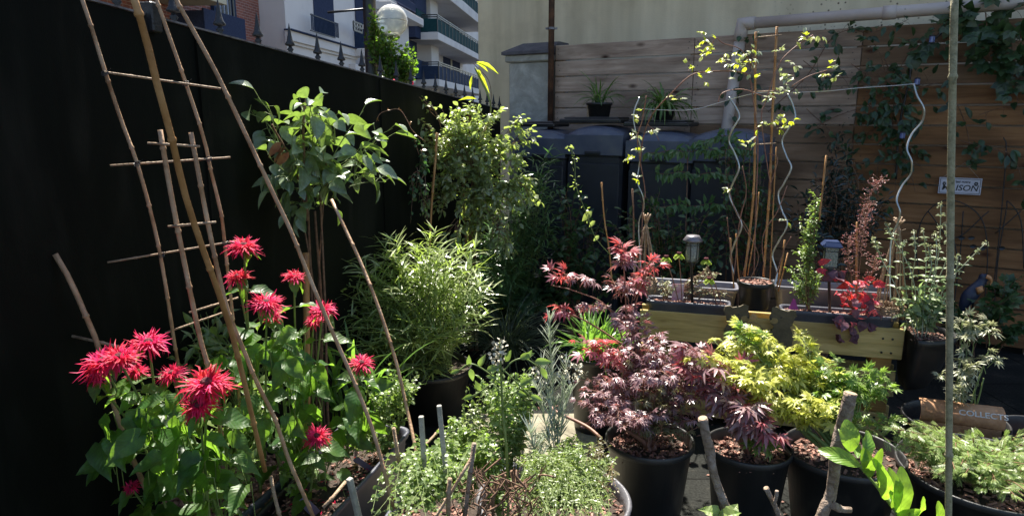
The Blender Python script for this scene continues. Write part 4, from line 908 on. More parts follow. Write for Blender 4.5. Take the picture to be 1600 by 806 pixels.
# ================================================================ canes in the small pot, with rungs
cp=pxy(upx(1178,.07),.07,zr-.03)
T=empty('cane_trellis',P(1180,440,cp.y),'ladder trellis of two tall orange canes with short rungs in the small black pot','trellis')
Yc=cp.y
for pts,r in (([(1181,50),(1180,120),(1180,200),(1178,290),(1172,360),(1163,432)],.0062),([(1214,42),(1210,120),(1206,200),(1203,290),(1198,360),(1193,432)],.0066)):
    mb=MB(); bamboo(mb,[P(x,y,Yc) for x,y in pts],r,.2); obj('cane',mb,M['cane2'],T,True)
for a,b in (((1180,59),(1221,55)),((1178,144),(1219,142)),((1182,226),(1212,224))):
    mb=MB(); mb.tube([P(*a,Yc-.012),P(*b,Yc-.012)],.0032,6); obj('rung',mb,M['wicker'],T,True)
T=empty('small_pot',V((cp.x,cp.y,zr-.02)),'small black pot with bark chips standing between the two bear ornaments','pot')
c=V((cp.x,cp.y,zt-.015)); pot_parts(T,c,.092,.15,M['potblack'],M['soil'],M['bark'],.8,.005,.02,220)
mb=MB(); q=pxy(upx(1177,.03),.035,zt+.06); mb.bbox((q.x-.006,q.y-.001,q.z-.02),(q.x+.006,q.y+.001,q.z+.07),.0005); single('plant_label',mb,M['stake'],'small blank pale label stuck in the small black pot on the pallet','label','plant labels')
# short brown canes and prunings round the pot
for i,(pts,r,lab) in enumerate((([(1141,372),(1143,410),(1147,450)],.0045,'short brown cane left of the small pot, standing on the pallet'),([(1150,365),(1152,405),(1156,448)],.0035,'slim brown cane just right of the shortest cane left of the small pot'),([(1186,300),(1180,360),(1168,430)],.003,'thin brown cane crossing between the two tall canes'),([(1226,375),(1222,410),(1214,448)],.0045,'short brown cane right of the small pot'),([(1231,395),(1224,425),(1216,455)],.0035,'shortest brown cane at the right side of the small pot'),([(1213,230),(1208,330),(1203,440)],.003,'thin upright twig between right tall cane and right spiral stake'),
    ([(1291,243),(1286,290),(1280,345)],.0045,'brown cane standing above the small leaved shrub by the square lantern'),([(1339,347),(1338,420),(1337,500)],.0045,'orange cane up the middle of the red flower spike'),([(940,285),(944,340),(952,392),(957,450)],.0045,'orange cane standing in the bladed plant left of the pallet'),([(988,295),(990,340),(990,420)],.0045,'dark cane behind the left willow obelisk'))):
    mb=MB(); Y=Yc if 1100<pts[0][0]<1235 else (3.5 if pts[0][0]>1235 else 3.85); bamboo(mb,[P(x,y,Y+.015*math.sin(i*2)) for x,y in pts],r,.15,6); single('garden_cane',mb,M['cane2'] if i not in (9,) else M['twig'],lab,'cane','short canes on and behind the pallet',True)
# ================================================================ large pots
POTS={}
def bigpot(key,px,py,z,r,h,name,lab,cat='potted plant',mat='pot',nch=300,soil=.05,grp=None):
    c=Pz(px,py,z); c=V((c.x,c.y,0)); T=empty(name,c,lab,cat,grp)
    pot_parts(T,c,r,z,M[mat],M['soil'],M['bark'],.78,.007,soil,nch); POTS[key]=(T,c,z,r); return T
bigpot('A',1015,684,.36,.182,.36,'potted_maple','bushy maple with fine crimson and bronze leaves in a round charcoal pot')
bigpot('B',1170,694,.34,.172,.34,'potted_maple','small maple with large purple red leaves in the pot behind the bent cut branch')
bigpot('C',1318,702,.34,.232,.34,'potted_maple','golden yellow maple in the wide charcoal pot behind the thick cut branch')
bigpot('D',1545,733,.34,.32,.34,'potted_maple','low mounding maple with feathery green leaves in the widest charcoal pot','potted plant',nch=700)
bigpot('E',1492,652,.32,.215,.32,'potted_maple','slender maple with cream speckled leaves in the black pot holding the clay tile','potted plant','potblack',120,.10)
c=Pz(1625,672,.32); T=empty('empty_pot',(c.x,c.y,0),'dark pot cut by the right edge of the picture, beside the clay tile','pot'); pot_parts(T,V((c.x,c.y,0)),.16,.32,M['pot'],M['soil'],M['bark'],.8,.006,.09,80)
# clay roof tile with chalk letters
M['clay']=pbr('terracotta_tile',(.24,.11,.05),(.40,.21,.10),14,.75,0,.4,60,c3=(.50,.29,.16)); M['chalk']=pbr('white_chalk_lettering',(.45,.42,.38),(.72,.70,.65),180,.9)
ta=P(1436,634,3.02); tb=P(1566,650,2.90); td=(tb-ta).normalized(); tl=(tb-ta).length
T=empty('clay_tile',(ta+tb)/2,'curved terracotta tile lettered COLLECTS lying across the black pot','tile')
mb=MB(); up=V((0,0,1)); fr=td.cross(up).normalized(); vs=[]; n=14; rr=.062
for r_ in (rr,rr-.012):
    for e in (0,tl):
        for i in range(n+1):
            a=-.55+2.5*i/n; vs.append(ta+td*e+fr*(r_*math.cos(a))+up*(r_*math.sin(a)*.95-.02))
k=n+1; fs=[(i,k+i,k+i+1,i+1) for i in range(n)]+[(2*k+i,2*k+i+1,3*k+i+1,3*k+i) for i in range(n)]+[(i,i+1,2*k+i+1,2*k+i) for i in range(n)]+[(k+i,3*k+i,3*k+i+1,k+i+1) for i in range(n)]+[(0,2*k,3*k,k),(n,k+n,3*k+n,2*k+n)]
mb.add(vs,fs); obj('tile_body',mb,M['clay'],T,True)
t=textmesh('COLLECTS',.036,.0006,0,1.12,.0007); mb=MB(); w0=min(p.x for p in t.v); x_=tl*.66
for p in t.v: 
    a=.60+p.y/rr; mb.v.append(ta+td*(tl*.74+p.x)+fr*((rr+.0012+p.z)*math.cos(a))+up*((rr+.0012+p.z)*math.sin(a)*.95-.02))
mb.f=list(t.f); obj('lettering',mb,M['chalk'],T)
mb=MB(); q=ta+fr*.035-up*.075; mb.bbox((0,-.02,-.09),(tl*.98,.0,.03),.005,Matrix.Translation(q)@td.to_track_quat('X','Z').to_matrix().to_4x4()); obj('lower_tile',mb,M['clay'],T)
# ================================================================ left planters
fdir=V((fd.x,fd.y,0))
c1=V((-1.02,2.02,0)); trough(c1,fdir,.92,.40,0,.45,'large black planter of reddish bark under the bee balm beside the black fence',M['potblack'],rad=.09,nch=1100,soil=.035,cs=.028,name='balm_planter')
pr0=Pz(642,668,.45); pr1=Pz(517,806,.45); dd=(pr0-pr1); dd.z=0; dd.normalize(); s_=V((-dd.y,dd.x,0)); TW=.285
ce=pr0-dd*.50+s_*(TW/2); ce.z=0
trough(ce,dd,1.0,TW,.14,.45,'long slate grey trough of dark soil in the middle foreground, fallen red petals on it',M['trough'],rad=.05,nch=500,soil=.06,cs=.012,name='planter_trough')
mb=MB()
for i in range(60):
    p=ce+dd*U(-.25,.3)+s_*U(-.1,.1)+V((0,0,.402)); leaf(mb,p,V((U(-1,1),U(-1,1),.1)),V((0,0,1)),.022,.004,'kite')
o=single('fallen_petals',mb,M['petal'],'fallen scarlet petals on the dark soil of the grey trough','petals'); o['kind']='stuff'
# plant labels
M['label']=pbr('violet_grey_plant_label',(.15,.12,.19),(.20,.17,.25),9,.4)
def plabel(px,py,z,L_,lab,ang=.6,rz=.6,mat='label',w_=.011):
    p=Pz(px,py,z); mb=MB(); Mx=Matrix.Translation(p)@Matrix.Rotation(rz,4,'Z')@Matrix.Rotation(ang,4,'Y'); mb.bbox((-w_,-.0008,-.01),(w_,.0008,L_),.0004,Mx); single('plant_label',mb,M[mat],lab,'label','plant labels')
plabel(578,732,.40,.075,'violet plastic plant label leaning on the inner edge of the grey trough',-.8,.3)
plabel(492,800,.40,.075,'violet plastic plant label at the bottom of the grey trough, between two canes',-.6,.5,w_=.016)
plabel(556,712,.40,.05,'smallest plant label, dark and upright, in the middle of the grey trough',.3,1.2)
plabel(870,462,.02,.05,'tiny white plant label on the ground by the bins',.2,.2,'budw')
p=pxy(upx(1058,.05),.05,zt); mb=MB(); mb.bbox((p.x-.033,p.y-.001,p.z),(p.x+.033,p.y+.001,p.z+.095),.0005); single('seed_tag',mb,pbr('pink_white_plant_tag',(.55,.12,.22),(.70,.66,.66),28,.5),'pink and white plant tag standing in the left pallet trough','label')
mb=MB(); p=pxy(upx(1232,.03),.03,zt); mb.add([p,p+pd*.05,p+pd*.03+V((0,0,.055)),p+pd*.02+V((0,.002,.06))],[(0,1,2,3)]); mb.prism([p+pn*.002,p+pd*.05+pn*.002,p+pd*.025+V((0,0,.06))+pn*.002],pn,.001); single('magenta_tag',mb,pbr('magenta_tag',(.35,.04,.22),(.42,.06,.28),9,.5),'small magenta tag at the left end of the right pallet trough','label')
# ================================================================ grow bag rim (foreground centre-right)
cg=Pz(865,775,.40); cg=V((cg.x,cg.y,0)); rg=.262
T=empty('grow_tub',cg,'large round dark tub with a pale worn rim, packed with small leaved herbs','planter')
M['tub']=pbr('grey_tub_plastic',(.09,.09,.10),(.17,.165,.18),16,.4,0,.3,60)
mb=MB(); mb.lathe([(.001,0),(.22,0),(.235,.01),(rg*.985,.36),(rg+.006,.372),(rg+.010,.392),(rg+.003,.40),(rg-.006,.398),(rg-.010,.36),(.22,.05)],cg,64); obj('shell',mb,M['tub'],T,True)
mb=MB(); mb.disc(cg+V((0,0,.34)),rg-.012,40); obj('soil',mb,M['soil'],T)
def ins():
    a=U(0,2*PI); q=.24*math.sqrt(U(0,1)); return cg.x+q*math.cos(a),cg.y+q*math.sin(a)
mulch(T,ins,500,.345,M['bark'],.012)
# herb bed box in front centre
cb=Pz(700,790,.30); cb=V((cb.x,cb.y,0)); T=trough(cb,V((.2,1,0)).normalized(),.75,.40,0,.30,'low grey planter in the front centre, hidden under creeping oregano and dry stakes',M['trough'],rad=.05,nch=600,soil=.03,cs=.014,name='herb_planter')
# ================================================================ canes
def cane(pts,r,lab,mat='cane',node=.16,name='bamboo_cane',grp='tall bamboo canes by the bee balm',n=8):
    mb=MB(); bamboo(mb,[P(*p) for p in pts],r,node,n); return single(name,mb,M[mat],lab,'cane',grp,True)
# large trellis
T=empty('bamboo_trellis',P(283,600,2.0),'tall trellis of two slim bamboo uprights tied with long thin cross sticks','trellis')
for pts in ([(120,-25,1.86),(145,50,1.87),(165,115,1.88),(190,190,1.9),(215,258,1.9),(240,350,1.93),(256,430,1.95),(270,520,1.97),(284,610,2.0),(290,700,2.0)],[(236,-25,1.95),(252,22,1.96),(290,130,1.98),(318,215,2.0),(332,280,2.02),(345,330,2.04),(353,400,2.06),(362,480,2.08),(368,560,2.1),(380,690,2.1)]):
    mb=MB(); bamboo(mb,[P(*p) for p in pts],.0052,.15,7); obj('upright',mb,M['cane'],T,True)
for a,b in (((163,113,1.87),(345,139,1.99)),((172,259,1.89),(360,246,2.02)),((168,410,1.92),(385,374,2.07)),((258,520,1.96),(352,487,2.08)),((296,488,1.98),(372,465,2.1))):
    mb=MB(); bamboo(mb,[P(*a),P(*[(x+y)/2 for x,y in zip(a,b)]),P(*b)],.0032,.12,6); obj('cross_stick',mb,M['wicker'],T,True)
for x,y,Y in ((165,115,1.87),(291,131,1.97),(215,256,1.89),(327,249,2.0),(253,398,1.94),(352,380,2.05)):
    mb=MB(); q=P(x,y,Y)
    for j in range(3): mb.tube([q+V((.008*math.cos(t),.008*math.sin(t)-.003,(j-1)*.003+.004*math.sin(t))) for t in [2*PI*i/8 for i in range(9)]],.0011,4,False)
    mb.tube([q,q+V((.02,-.01,.012))],.0008,4); obj('tie',mb,M['iron'],T)
T=empty('small_trellis',P(325,570,1.7),'short ladder trellis of two flat topped canes with three thin rungs, above the bee balm','trellis')
for pts,r in (([(250,203,1.66),(263,280,1.66),(276,350,1.67),(292,430,1.68),(302,480,1.69),(313,530,1.7),(326,578,1.7),(350,700,1.75)],.0062),([(298,207,1.66),(310,270,1.66),(322,335,1.67),(338,412,1.68),(356,486,1.7),(380,545,1.72),(401,597,1.74),(430,655,1.76),(452,720,1.78),(492,812,1.8)],.0058)):
    mb=MB(); bamboo(mb,[P(*p) for p in pts],r,.17,8); obj('upright',mb,M['cane'],T,True)
for a,b in (((231,224,1.65),(312,229,1.65)),((263,354,1.66),(337,347,1.66))):
    mb=MB(); bamboo(mb,[P(*a),P(*b)],.0032,.1,6); obj('rung',mb,M['wicker'],T,True)
cane([(200,-30,1.15),(210,0,1.16),(228,60,1.18),(245,130,1.2),(268,215,1.24),(288,300,1.28),(312,375,1.33),(338,447,1.38),(362,520,1.45),(380,590,1.52),(396,660,1.6),(414,735,1.68)],.0062,'thickest orange bamboo cane crossing in front of both trellises, lit by the sun','cane2',.24,n=10)
cane([(264,-30,1.75),(275,0,1.76),(302,48,1.77),(340,118,1.78),(372,185,1.79),(405,255,1.8),(428,305,1.8),(455,362,1.8),(482,430,1.8),(520,520,1.8),(555,600,1.78),(585,680,1.75),(616,795,1.7)],.0058,'longest bamboo cane, slanting from the fence top down across the grey trough','cane',.2)
cane([(518,312,2.5),(538,355,2.45),(560,402,2.4),(580,450,2.35),(600,505,2.3),(620,570,2.25),(636,640,2.2),(650,705,2.1),(660,775,2.05)],.0062,'bamboo cane leaning in front of the bamboo grass, its top at the shrub','cane',.2)
cane([(86,397,1.8),(100,420,1.8),(118,456,1.8),(136,498,1.8),(155,545,1.8),(180,640,1.82),(205,710,1.85),(235,780,1.9)],.0072,'short thick cane leaning left, standing alone against the dark fence','cane',.2)
cane([(113,525,1.82),(150,533,1.81),(192,543,1.8)],.0042,'thin stick lying crosswise behind the leftmost bee balm flower','wicker',.1)
cane([(683,208,4.4),(680,255,4.4),(676,300,4.38),(673,345,4.36),(668,470,4.3)],.0075,'slim orange cane rising through the left side of the honeysuckle','cane2',.25)
cane([(478,395,2.7),(479,500,2.7),(480,640,2.7)],.014,'flat brown upright stake behind the bee balm at the foot of the shrub','cane2',.5)
cane([(1492,-20,1.25),(1490,60,1.25),(1488,160,1.25),(1486,260,1.25),(1485,380,1.25),(1484,500,1.25),(1483,640,1.25),(1482,806,1.25),(1481,860,1.25)],.0064,'tall grey mossy pole crossing the right of the view from top to bottom','polewood',.30,'wooden_pole',None,12)
# square weathered stakes and dead stems in the herb bed
def sqstake(x0,y0,Y0,x1,y1,Y1,w_,lab,mat='stake',rnd=False):
    a=P(x0,y0,Y0); b=P(x1,y1,Y1); d=(a-b); L_=d.length; mb=MB()
    if rnd: bamboo(mb,[b,b.lerp(a,.5)+rv(.003),a],w_,.1,8)
    else: mb.bbox((-w_,-w_,0),(w_,w_,L_),.0015,Matrix.Translation(b)@d.to_track_quat('Z','Y').to_matrix().to_4x4())
    single('garden_stake',mb,M[mat],lab,'stake','short stakes in the herb planter',rnd)
sqstake(546,747,1.72,566,830,1.75,.0075,'square grey wooden stake at the bottom edge in front of the grey trough')
sqstake(658,650,1.8,664,740,1.8,.007,'square grey stake left of the tallest grey stake, half hidden by oregano')
sqstake(686,633,1.78,698,752,1.78,.0065,'tallest square grey stake in the middle of the oregano')
sqstake(615,668,1.85,632,772,1.85,.0055,'slim brown stake touching the right rim of the grey trough','wicker',True)
sqstake(741,692,1.6,726,806,1.6,.0062,'brown hollow stake leaning right of the oregano','stick',True)
sqstake(703,747,1.55,700,820,1.55,.0058,'shortest round stake standing at the bottom of the oregano','wicker',True)
sqstake(736,716,1.6,672,820,1.55,.0042,'thin pale stick slanting down left across the oregano','wicker',True)
sqstake(658,700,2.0,692,664,2.15,.0045,'pale stick lying slantwise between the two square grey stakes','wicker',True)
sqstake(423,744,1.75,440,815,1.75,.0055,'short brown stub standing beside the bark at the bottom of the bee balm planter','wicker',True)
sqstake(505,792,1.72,540,752,1.8,.005,'round stick lying on the near rim of the grey trough','wicker',True)
for x0,y0,x1,y1,w_,lab in ((800,735,812,806,.006,'dark broken twig sticking up in front of the herb tub'),(790,742,750,812,.005,'brown twig leaning left in the dead stem clump'),(775,752,770,812,.0045,'middle brown twig of the dead stem clump'),(764,768,742,815,.004,'shortest brown twig of the dead stem clump')):
    sqstake(x0,y0,1.8,x1,y1,1.8,w_,lab,'twig',True)
# ================================================================ cut branches in front
def branch(main,sub,lab,Y):
    k=Y/F; T=empty('cut_branch',P(main[-1][0],main[-1][1],Y),lab,'branch','cut branches standing in front')
    pts=crv([P(x,y,Y+U(-.01,.01)) for x,y,_ in main],6); rr=[]
    for i in range(len(main)-1):
        for j in range(6): rr.append((main[i][2]*(6-j)+main[i+1][2]*j)/6*k*U(.94,1.07))
    rr.append(main[-1][2]*k); mb=MB(); mb.tube(pts,rr,12); obj('limb',mb,M['stick'],T,True)
    mb=MB(); d=(pts[0]-pts[1]).normalized(); mb.disc(pts[0]+d*.001,main[0][2]*k*.9,12,d); obj('cut_face',mb,M['wicker'],T)
    for s in sub:
        mb=MB(); mb.tube(crv([P(x,y,Y-.012) for x,y,_ in s],4),[s[min(int(i/4),len(s)-1)][2]*k for i in range((len(s)-1)*4+1)] if len(s)>2 else [s[0][2]*k]*3+[s[1][2]*k]*4,10); obj('side_shoot',mb,M['stick'],T,True)
branch([(1329,614,11),(1322,645,11),(1315,670,11.5),(1307,702,10.5),(1303,740,9.5),(1297,776,10),(1288,795,10),(1275,830,10)],[[(1300,788,7),(1315,795,5.5),(1330,796,5)]],'thick pruned branch with sawn top and forked foot before the golden maple',1.45)
branch([(1098,653,8),(1103,680,7.5),(1109,702,8.5),(1113,730,7),(1122,760,7),(1133,790,8),(1144,830,8)],[],'bent pruned branch with a rounded sawn top in front of the crimson maple pot',1.45)
branch([(1197,762,4.5),(1205,778,4),(1213,795,4.5),(1222,820,5)],[[(1209,788,3),(1213,776,3),(1214,766,3)]],'small forked twig poking up at the bottom between two charcoal pots',1.4)
# ================================================================ bee balm
def balm_flower(T,c,r,tilt,full=1.0):
    ax=(V((0,0,1))+tilt*.45+V((U(-.15,.15),U(-.12,.12),0))).normalized(); a=ax.orthogonal().normalized(); b=ax.cross(a); mb=MB()
    for i in range(int(190*full)):
        t=i/(190*full); el=R(44-62*t+U(-16,16)); an=i*2.39996+U(-.2,.2); L_=r*(.50+.58*t)*U(.6,1.25)
        rad=(a*math.cos(an)+b*math.sin(an)); d=(rad*math.cos(el)+ax*math.sin(el)).normalized(); s=ax.cross(rad).normalized(); w_=r*U(.018,.034)
        p=c+rad*r*.14; vs=[]; q=p.copy(); dd=d.copy(); n=4
        for j in range(n+1):
            u=j/n; ww=w_*(.6+.9*math.sin(PI*min(.95,u)))*(1 if j<n else .25); sd=(s+ax*U(-.3,.3)).normalized(); vs+=[q-sd*ww,q+sd*ww]; q=q+dd*(L_/n); dd=(dd+rv(.38)+ax*U(-.42,.2)-ax*.10*t).normalized()
        mb.add(vs,[(2*j,2*j+1,2*j+3,2*j+2) for j in range(n)])
    f=obj('flower',mb,M['petal'],T,True)
    mb=MB(); mb.lathe([(r*.001,r*.20),(r*.12,r*.19),(r*.20,r*.12),(r*.22,.0),(r*.14,-r*.1)],(0,0,0),12); Rm=ax.to_track_quat('Z','Y').to_matrix().to_4x4(); mb.v=[c+(Rm@p)*U(.92,1.08) for p in mb.v]
    o=obj('flower_disc',mb,M['disc'],T,True); o.parent=f
    mb=MB()
    for i in range(8):
        an=i*PI/4+U(-.2,.2); leaf(mb,c-ax*r*.1,(a*math.cos(an)+b*math.sin(an))-ax*U(.2,.5),ax,r*U(.5,.75),r*.3,'ovate')
    o=obj('bract',mb,M['l_balm'],f)
# heads: px,py,Y,radius px,tilt
def balm(lab,heads,basepts,lower,name='bee_balm'):
    T=empty(name,basepts[0],lab,'flower','bee balm plants in the black planter'); sb=MB(); lb=MB()
    for i,(px,py,Y,r,tx,ty) in enumerate(heads):
        c=P(px,py,Y); k=Y/F; b=basepts[i%len(basepts)]+rv(.02); b.z=basepts[0].z
        pts=crv([b,b.lerp(c,.5)+rv(.015)+V((0,0,.0)),c-V((0,0,r*k*.15))],7); sb.tube(pts,[.0045*(1-.35*j/14) for j in range(15)],7)
        balm_flower(T,c,r*k*.95,V((tx,ty,0)),U(.75,1.1))
        for j in range(2,14,2):
            if U(0,1)<.22: continue
            t=j/14; p=pts[j]; an=(j//2)*PI/2+U(-.4,.4)
            for s in (0,PI):
                d=V((math.cos(an+s),math.sin(an+s)*.8,-.15+U(-.35,.25))); LL=.085*U(.6,1.25)
                pp=p+d.normalized()*.018; sb.tube([p,pp],.0013,4,False)
                leaf(lb,pp,d,V((U(-.3,.3),U(-.5,.1),.8)),LL,LL*.62,'heart')
        for s in range(2):
            leaf(lb,c-V((0,0,.012)),V((U(-1,1),U(-1,.4),-.3)),V((0,-.2,1)),.06*U(.8,1.2),.036,'heart')
    for (px,py,Y,n,rx,ry,L_) in lower:
        for i in range(n):
            p=P(px+U(-rx,rx),py+U(-ry,ry),Y+U(-.08,.08)); d=V((U(-1,1),U(-.8,.3),U(-.9,.1))); LL=L_*U(.7,1.2)*Y/F
            leaf(lb,p,d,V((U(-.4,.4),U(-.9,-.1),U(.2,1))),LL,LL*.64,'heart'); sb.tube([p,p-d.normalized()*.02+V((0,.015,-.02)),p+V((0,.05,-.12))],.0014,4,False)
    obj('stem',sb,M['stemg'],T,True); obj('foliage',lb,M['l_balm'],T,True)
zs=.42
balm('tall bee balm at far left with a cluster of four shaggy scarlet heads',
 [(163,565,1.62,44,-.25,-.55),(186,558,1.58,38,.1,-.6),(232,535,1.68,37,.2,-.5),(214,580,1.72,22,.3,-.4),(205,760,1.75,17,-.4,-.8),(150,590,1.7,20,-.4,-.5)],
 [V((-1.02,1.86,zs)),V((-.98,1.95,zs))],[(200,640,1.68,9,45,35,56),(235,690,1.7,7,50,40,62),(175,690,1.66,3,20,30,60)])
balm('bee balm in front of the thick orange cane, two scarlet heads one above the other',
 [(322,598,1.55,46,.1,-.6),(268,583,1.66,26,-.2,-.5),(311,633,1.52,33,.1,-1.2),(350,603,1.62,16,.4,-.3)],
 [V((-.90,1.80,zs)),V((-.86,1.85,zs))],[(310,680,1.6,8,45,35,62),(270,720,1.62,4,60,30,58),(345,730,1.6,4,40,30,50),(265,640,1.62,6,30,25,48),(360,680,1.7,4,25,30,44)])
balm('tallest bee balm by the cane crossing, heads stacked beside its stems',
 [(381,384,1.95,29,.1,-.4),(371,432,1.95,24,0,-.5),(416,473,1.9,32,.1,-.6),(424,492,1.95,20,.2,-.6)],
 [V((-.86,2.15,zs)),V((-.80,2.2,zs))],[(440,580,1.9,8,30,40,50),(380,560,2.0,6,35,40,44),(425,640,1.9,7,40,35,46),(455,540,1.95,8,15,40,44)])
balm('bee balm with two small scarlet heads close to the flat brown stake',
 [(459,431,2.1,20,0,-.4),(504,484,2.05,26,.1,-.5),(490,500,2.1,18,-.3,-.6)],
 [V((-.80,2.36,zs)),V((-.77,2.33,zs))],[(470,610,2.1,10,30,45,44),(490,590,2.1,6,20,40,40),(455,680,2.05,8,25,25,42)])
balm('low bee balm leaning over the grey trough, one ragged scarlet head at its tip',
 [(495,681,1.95,26,.2,-.7)],[V((-.70,2.12,zs))],[(520,730,1.95,3,40,25,40)])
balm('bee balm standing between the two leaning canes, single scarlet head facing front',
 [(565,567,2.15,25,.1,-.8)],[V((-.62,2.4,zs))],[(560,620,2.15,7,22,35,50),(540,660,2.2,5,25,25,50)])
# seedlings/sage like leaves behind between canes at left
T=empty('leafy_plant',V((-.95,2.35,zs)),'lance leaved green plant behind the bee balm, between the trellis canes','plant','bee balm companions')
foliage(T,[(310,520,2.3,50,28,.1),(350,560,2.25,50,35,.1),(295,570,2.2,30,25,.1),(400,540,2.3,30,30,.1)],V((-.92,2.3,zs)),34,6,'lance',40,.33,M['l_small'],M['stemg'],upl=.8,spread=.5,petiole=.25)
T=empty('leafy_plant',V((-.85,1.75,zs)),'crinkled pale green seedlings low on the bark of the black planter','plant','bee balm companions')
foliage(T,[(370,650,2.0,45,30,.1),(330,720,1.85,50,30,.1),(400,620,2.1,30,40,.1),(395,700,1.95,30,20,.08)],V((-.88,1.9,zs)),30,7,'ovate',26,.6,M['l_small'],M['stemg'],trunk=False)
# ================================================================ broad-leaved shrub
b=V((-.86,2.75,.0)); b1=P(505,640,2.8); b1.z=.35
T=empty('broad_leaved_shrub',V((b1.x,b1.y,0)),'tall shrub with big glossy oval leaves on bare brown stems against the black fence','shrub')
sb=MB()
for (x0,y0,x1,y1,x2,y2,r) in ((500,650,503,500,492,330,.010),(512,650,508,480,500,300,.008),(488,650,489,520,478,250,.009),(506,640,498,450,510,250,.006),(495,640,492,470,470,320,.006)):
    sb.tube(crv([V((P(x0,y0,2.8).x,2.8,0)),P(x0,y0,2.8),P(x1,y1,2.8+U(-.03,.03)),P(x2,y2,2.8)],6),[r*(1-.5*j/18) for j in range(19)],7)
sb.tube(crv([P(478,330,2.78),P(460,260,2.75),P(430,205,2.72),P(425,195,2.7)],5),.004,5)
sb.tube(crv([P(480,345,2.8),P(476,260,2.78),P(474,190,2.78),P(480,145,2.8)],5),.006,6)
obj('stem',sb,M['twig'],T,True)
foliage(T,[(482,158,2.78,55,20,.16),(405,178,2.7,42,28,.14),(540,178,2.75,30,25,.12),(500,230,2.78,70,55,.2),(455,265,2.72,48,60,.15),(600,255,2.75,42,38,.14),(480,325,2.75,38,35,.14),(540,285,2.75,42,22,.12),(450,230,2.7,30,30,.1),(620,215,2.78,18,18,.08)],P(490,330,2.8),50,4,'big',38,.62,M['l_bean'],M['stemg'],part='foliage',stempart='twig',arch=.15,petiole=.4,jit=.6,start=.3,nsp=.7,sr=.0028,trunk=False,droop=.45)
mb=MB()
for i in range(3): leaf(mb,P(440+6*i,222+8*i,2.66),V((-.8,-.2,-.8)),V((U(-1,1),-1,.3)),.08,.03,'ovate')
obj('withered_leaf',mb,pbr('withered_leaf',(.24,.07,.03),(.42,.22,.08),30,.7),T,True)
T=empty('hop_shoot',P(640,260,3.2),'thin bare vine shoot arching with reddish tips between shrub and honeysuckle','vine')
mb=MB(); mb.tube(crv([P(588,190,3.3),P(594,178,3.3),P(610,172,3.3),P(625,172,3.3),P(636,188,3.3),P(645,205,3.3),P(665,222,3.4)],4),.0022,4); obj('stem',mb,M['twig'],T,True)
mb=MB()
for x,y in ((590,188),(605,172),(624,171),(640,192)): 
    for j in range(2): leaf(mb,P(x,y,3.29),rv(1),rv(1)+V((0,-1,0)),.013,.008,'oval')
obj('bud_leaf',mb,M['cane2'],T)
mb=MB()
# ================================================================ honeysuckle
b=V((P(735,470,4.85).x,4.85,0))
T=empty('honeysuckle',b,'large tangled honeysuckle with small pale leaves climbing by the far black fence','climber')
sb=MB()
for x0,x1,r in ((735,742,.022),(742,760,.014),(728,720,.012)): sb.tube(crv([V((P(x0,470,4.85).x+U(-.03,.03),4.85,0)),P(x0,400,4.85),P((x0+x1)/2,310,4.85),P(x1,230,4.85)],6),[r*(1-.5*j/18) for j in range(19)],7)
obj('trunk',sb,M['twig'],T,True)
foliage(T,[(740,215,4.8,75,48,.3),(700,260,4.75,45,45,.22),(770,270,4.75,55,55,.25),(740,320,4.75,60,40,.22),(785,330,4.7,40,45,.2),(750,370,4.75,45,28,.18),(800,215,4.8,38,28,.2),(668,225,4.75,40,34,.18),(680,310,4.75,34,34,.15),(820,300,4.7,28,40,.15),(710,190,4.75,60,28,.2)],P(742,290,4.85),250,10,'oval',13,.5,M['l_honey'],M['twig'],stempart='twig',arch=.12,start=.1,leafdir=.75,both=True,hubk=.4,shell=.15,jit=.8,sr=.0026,trunk=False)
foliage(T,[(655,155,4.7,22,12,.1),(730,165,4.7,30,12,.1),(818,185,4.8,12,22,.1),(760,178,4.8,30,14,.15),(660,195,4.6,20,14,.1),(815,250,4.75,14,24,.1),(648,215,4.7,20,20,.1),(838,300,4.75,16,30,.1),(650,330,4.65,16,30,.08),(700,400,4.6,30,22,.12),(790,390,4.6,30,22,.12),(830,210,4.8,14,18,.08)],P(742,260,4.85),80,8,'oval',14,.55,M['l_honey'],M['twig'],part='young_foliage',stempart='tendril',arch=.1,start=.4,hubk=.6,trunk=False)
sb=MB(); sb.tube(crv([P(742,260,4.8),P(700,225,4.7),P(680,175,4.65),P(655,152,4.6)],6),.003,4); sb.tube(crv([P(750,230,4.8),P(765,180,4.8),P(765,130,4.8),P(740,100,4.8)],6),.003,4)
obj('long_shoot',sb,M['twig'],T,True)
T=empty('bamboo_shoot',P(762,200,4.9),'pale bamboo shoot with three long narrow leaves rising above the fence spikes','bamboo')
mb=MB(); mb.tube(crv([P(752,330,4.95),P(757,250,4.95),P(762,200,4.9),P(766,160,4.9),P(742,106,4.88)],5),.006,6); obj('culm',mb,M['stemg'],T,True)
mb=MB()
for x,y,dx,dz,L_ in ((744,97,1,-.35,.17),(744,99,.9,-.5,.10),(742,106,.8,-1.2,.20),(748,108,.2,-1,.05),(745,155,-1,.05,.13),(738,118,-.2,-1,.10)): leaf(mb,P(x,y,4.88),V((dx,-.1,dz)),V((0,-1,.6)),L_,.022,'lance')
obj('blade',mb,M['l_yellow'],T)
# hanging vine left of honeysuckle
T=empty('hanging_vine',P(650,300,4.2),'sparse dark vine strands hanging against the black fence left of the honeysuckle','vine')
foliage(T,[(652,255,4.3,14,60,.06),(640,310,4.2,10,40,.05),(668,330,4.2,8,40,.05)],P(660,230,4.4),14,6,'oval',10,.8,M['l_dark'],M['twig'],trunk=False)
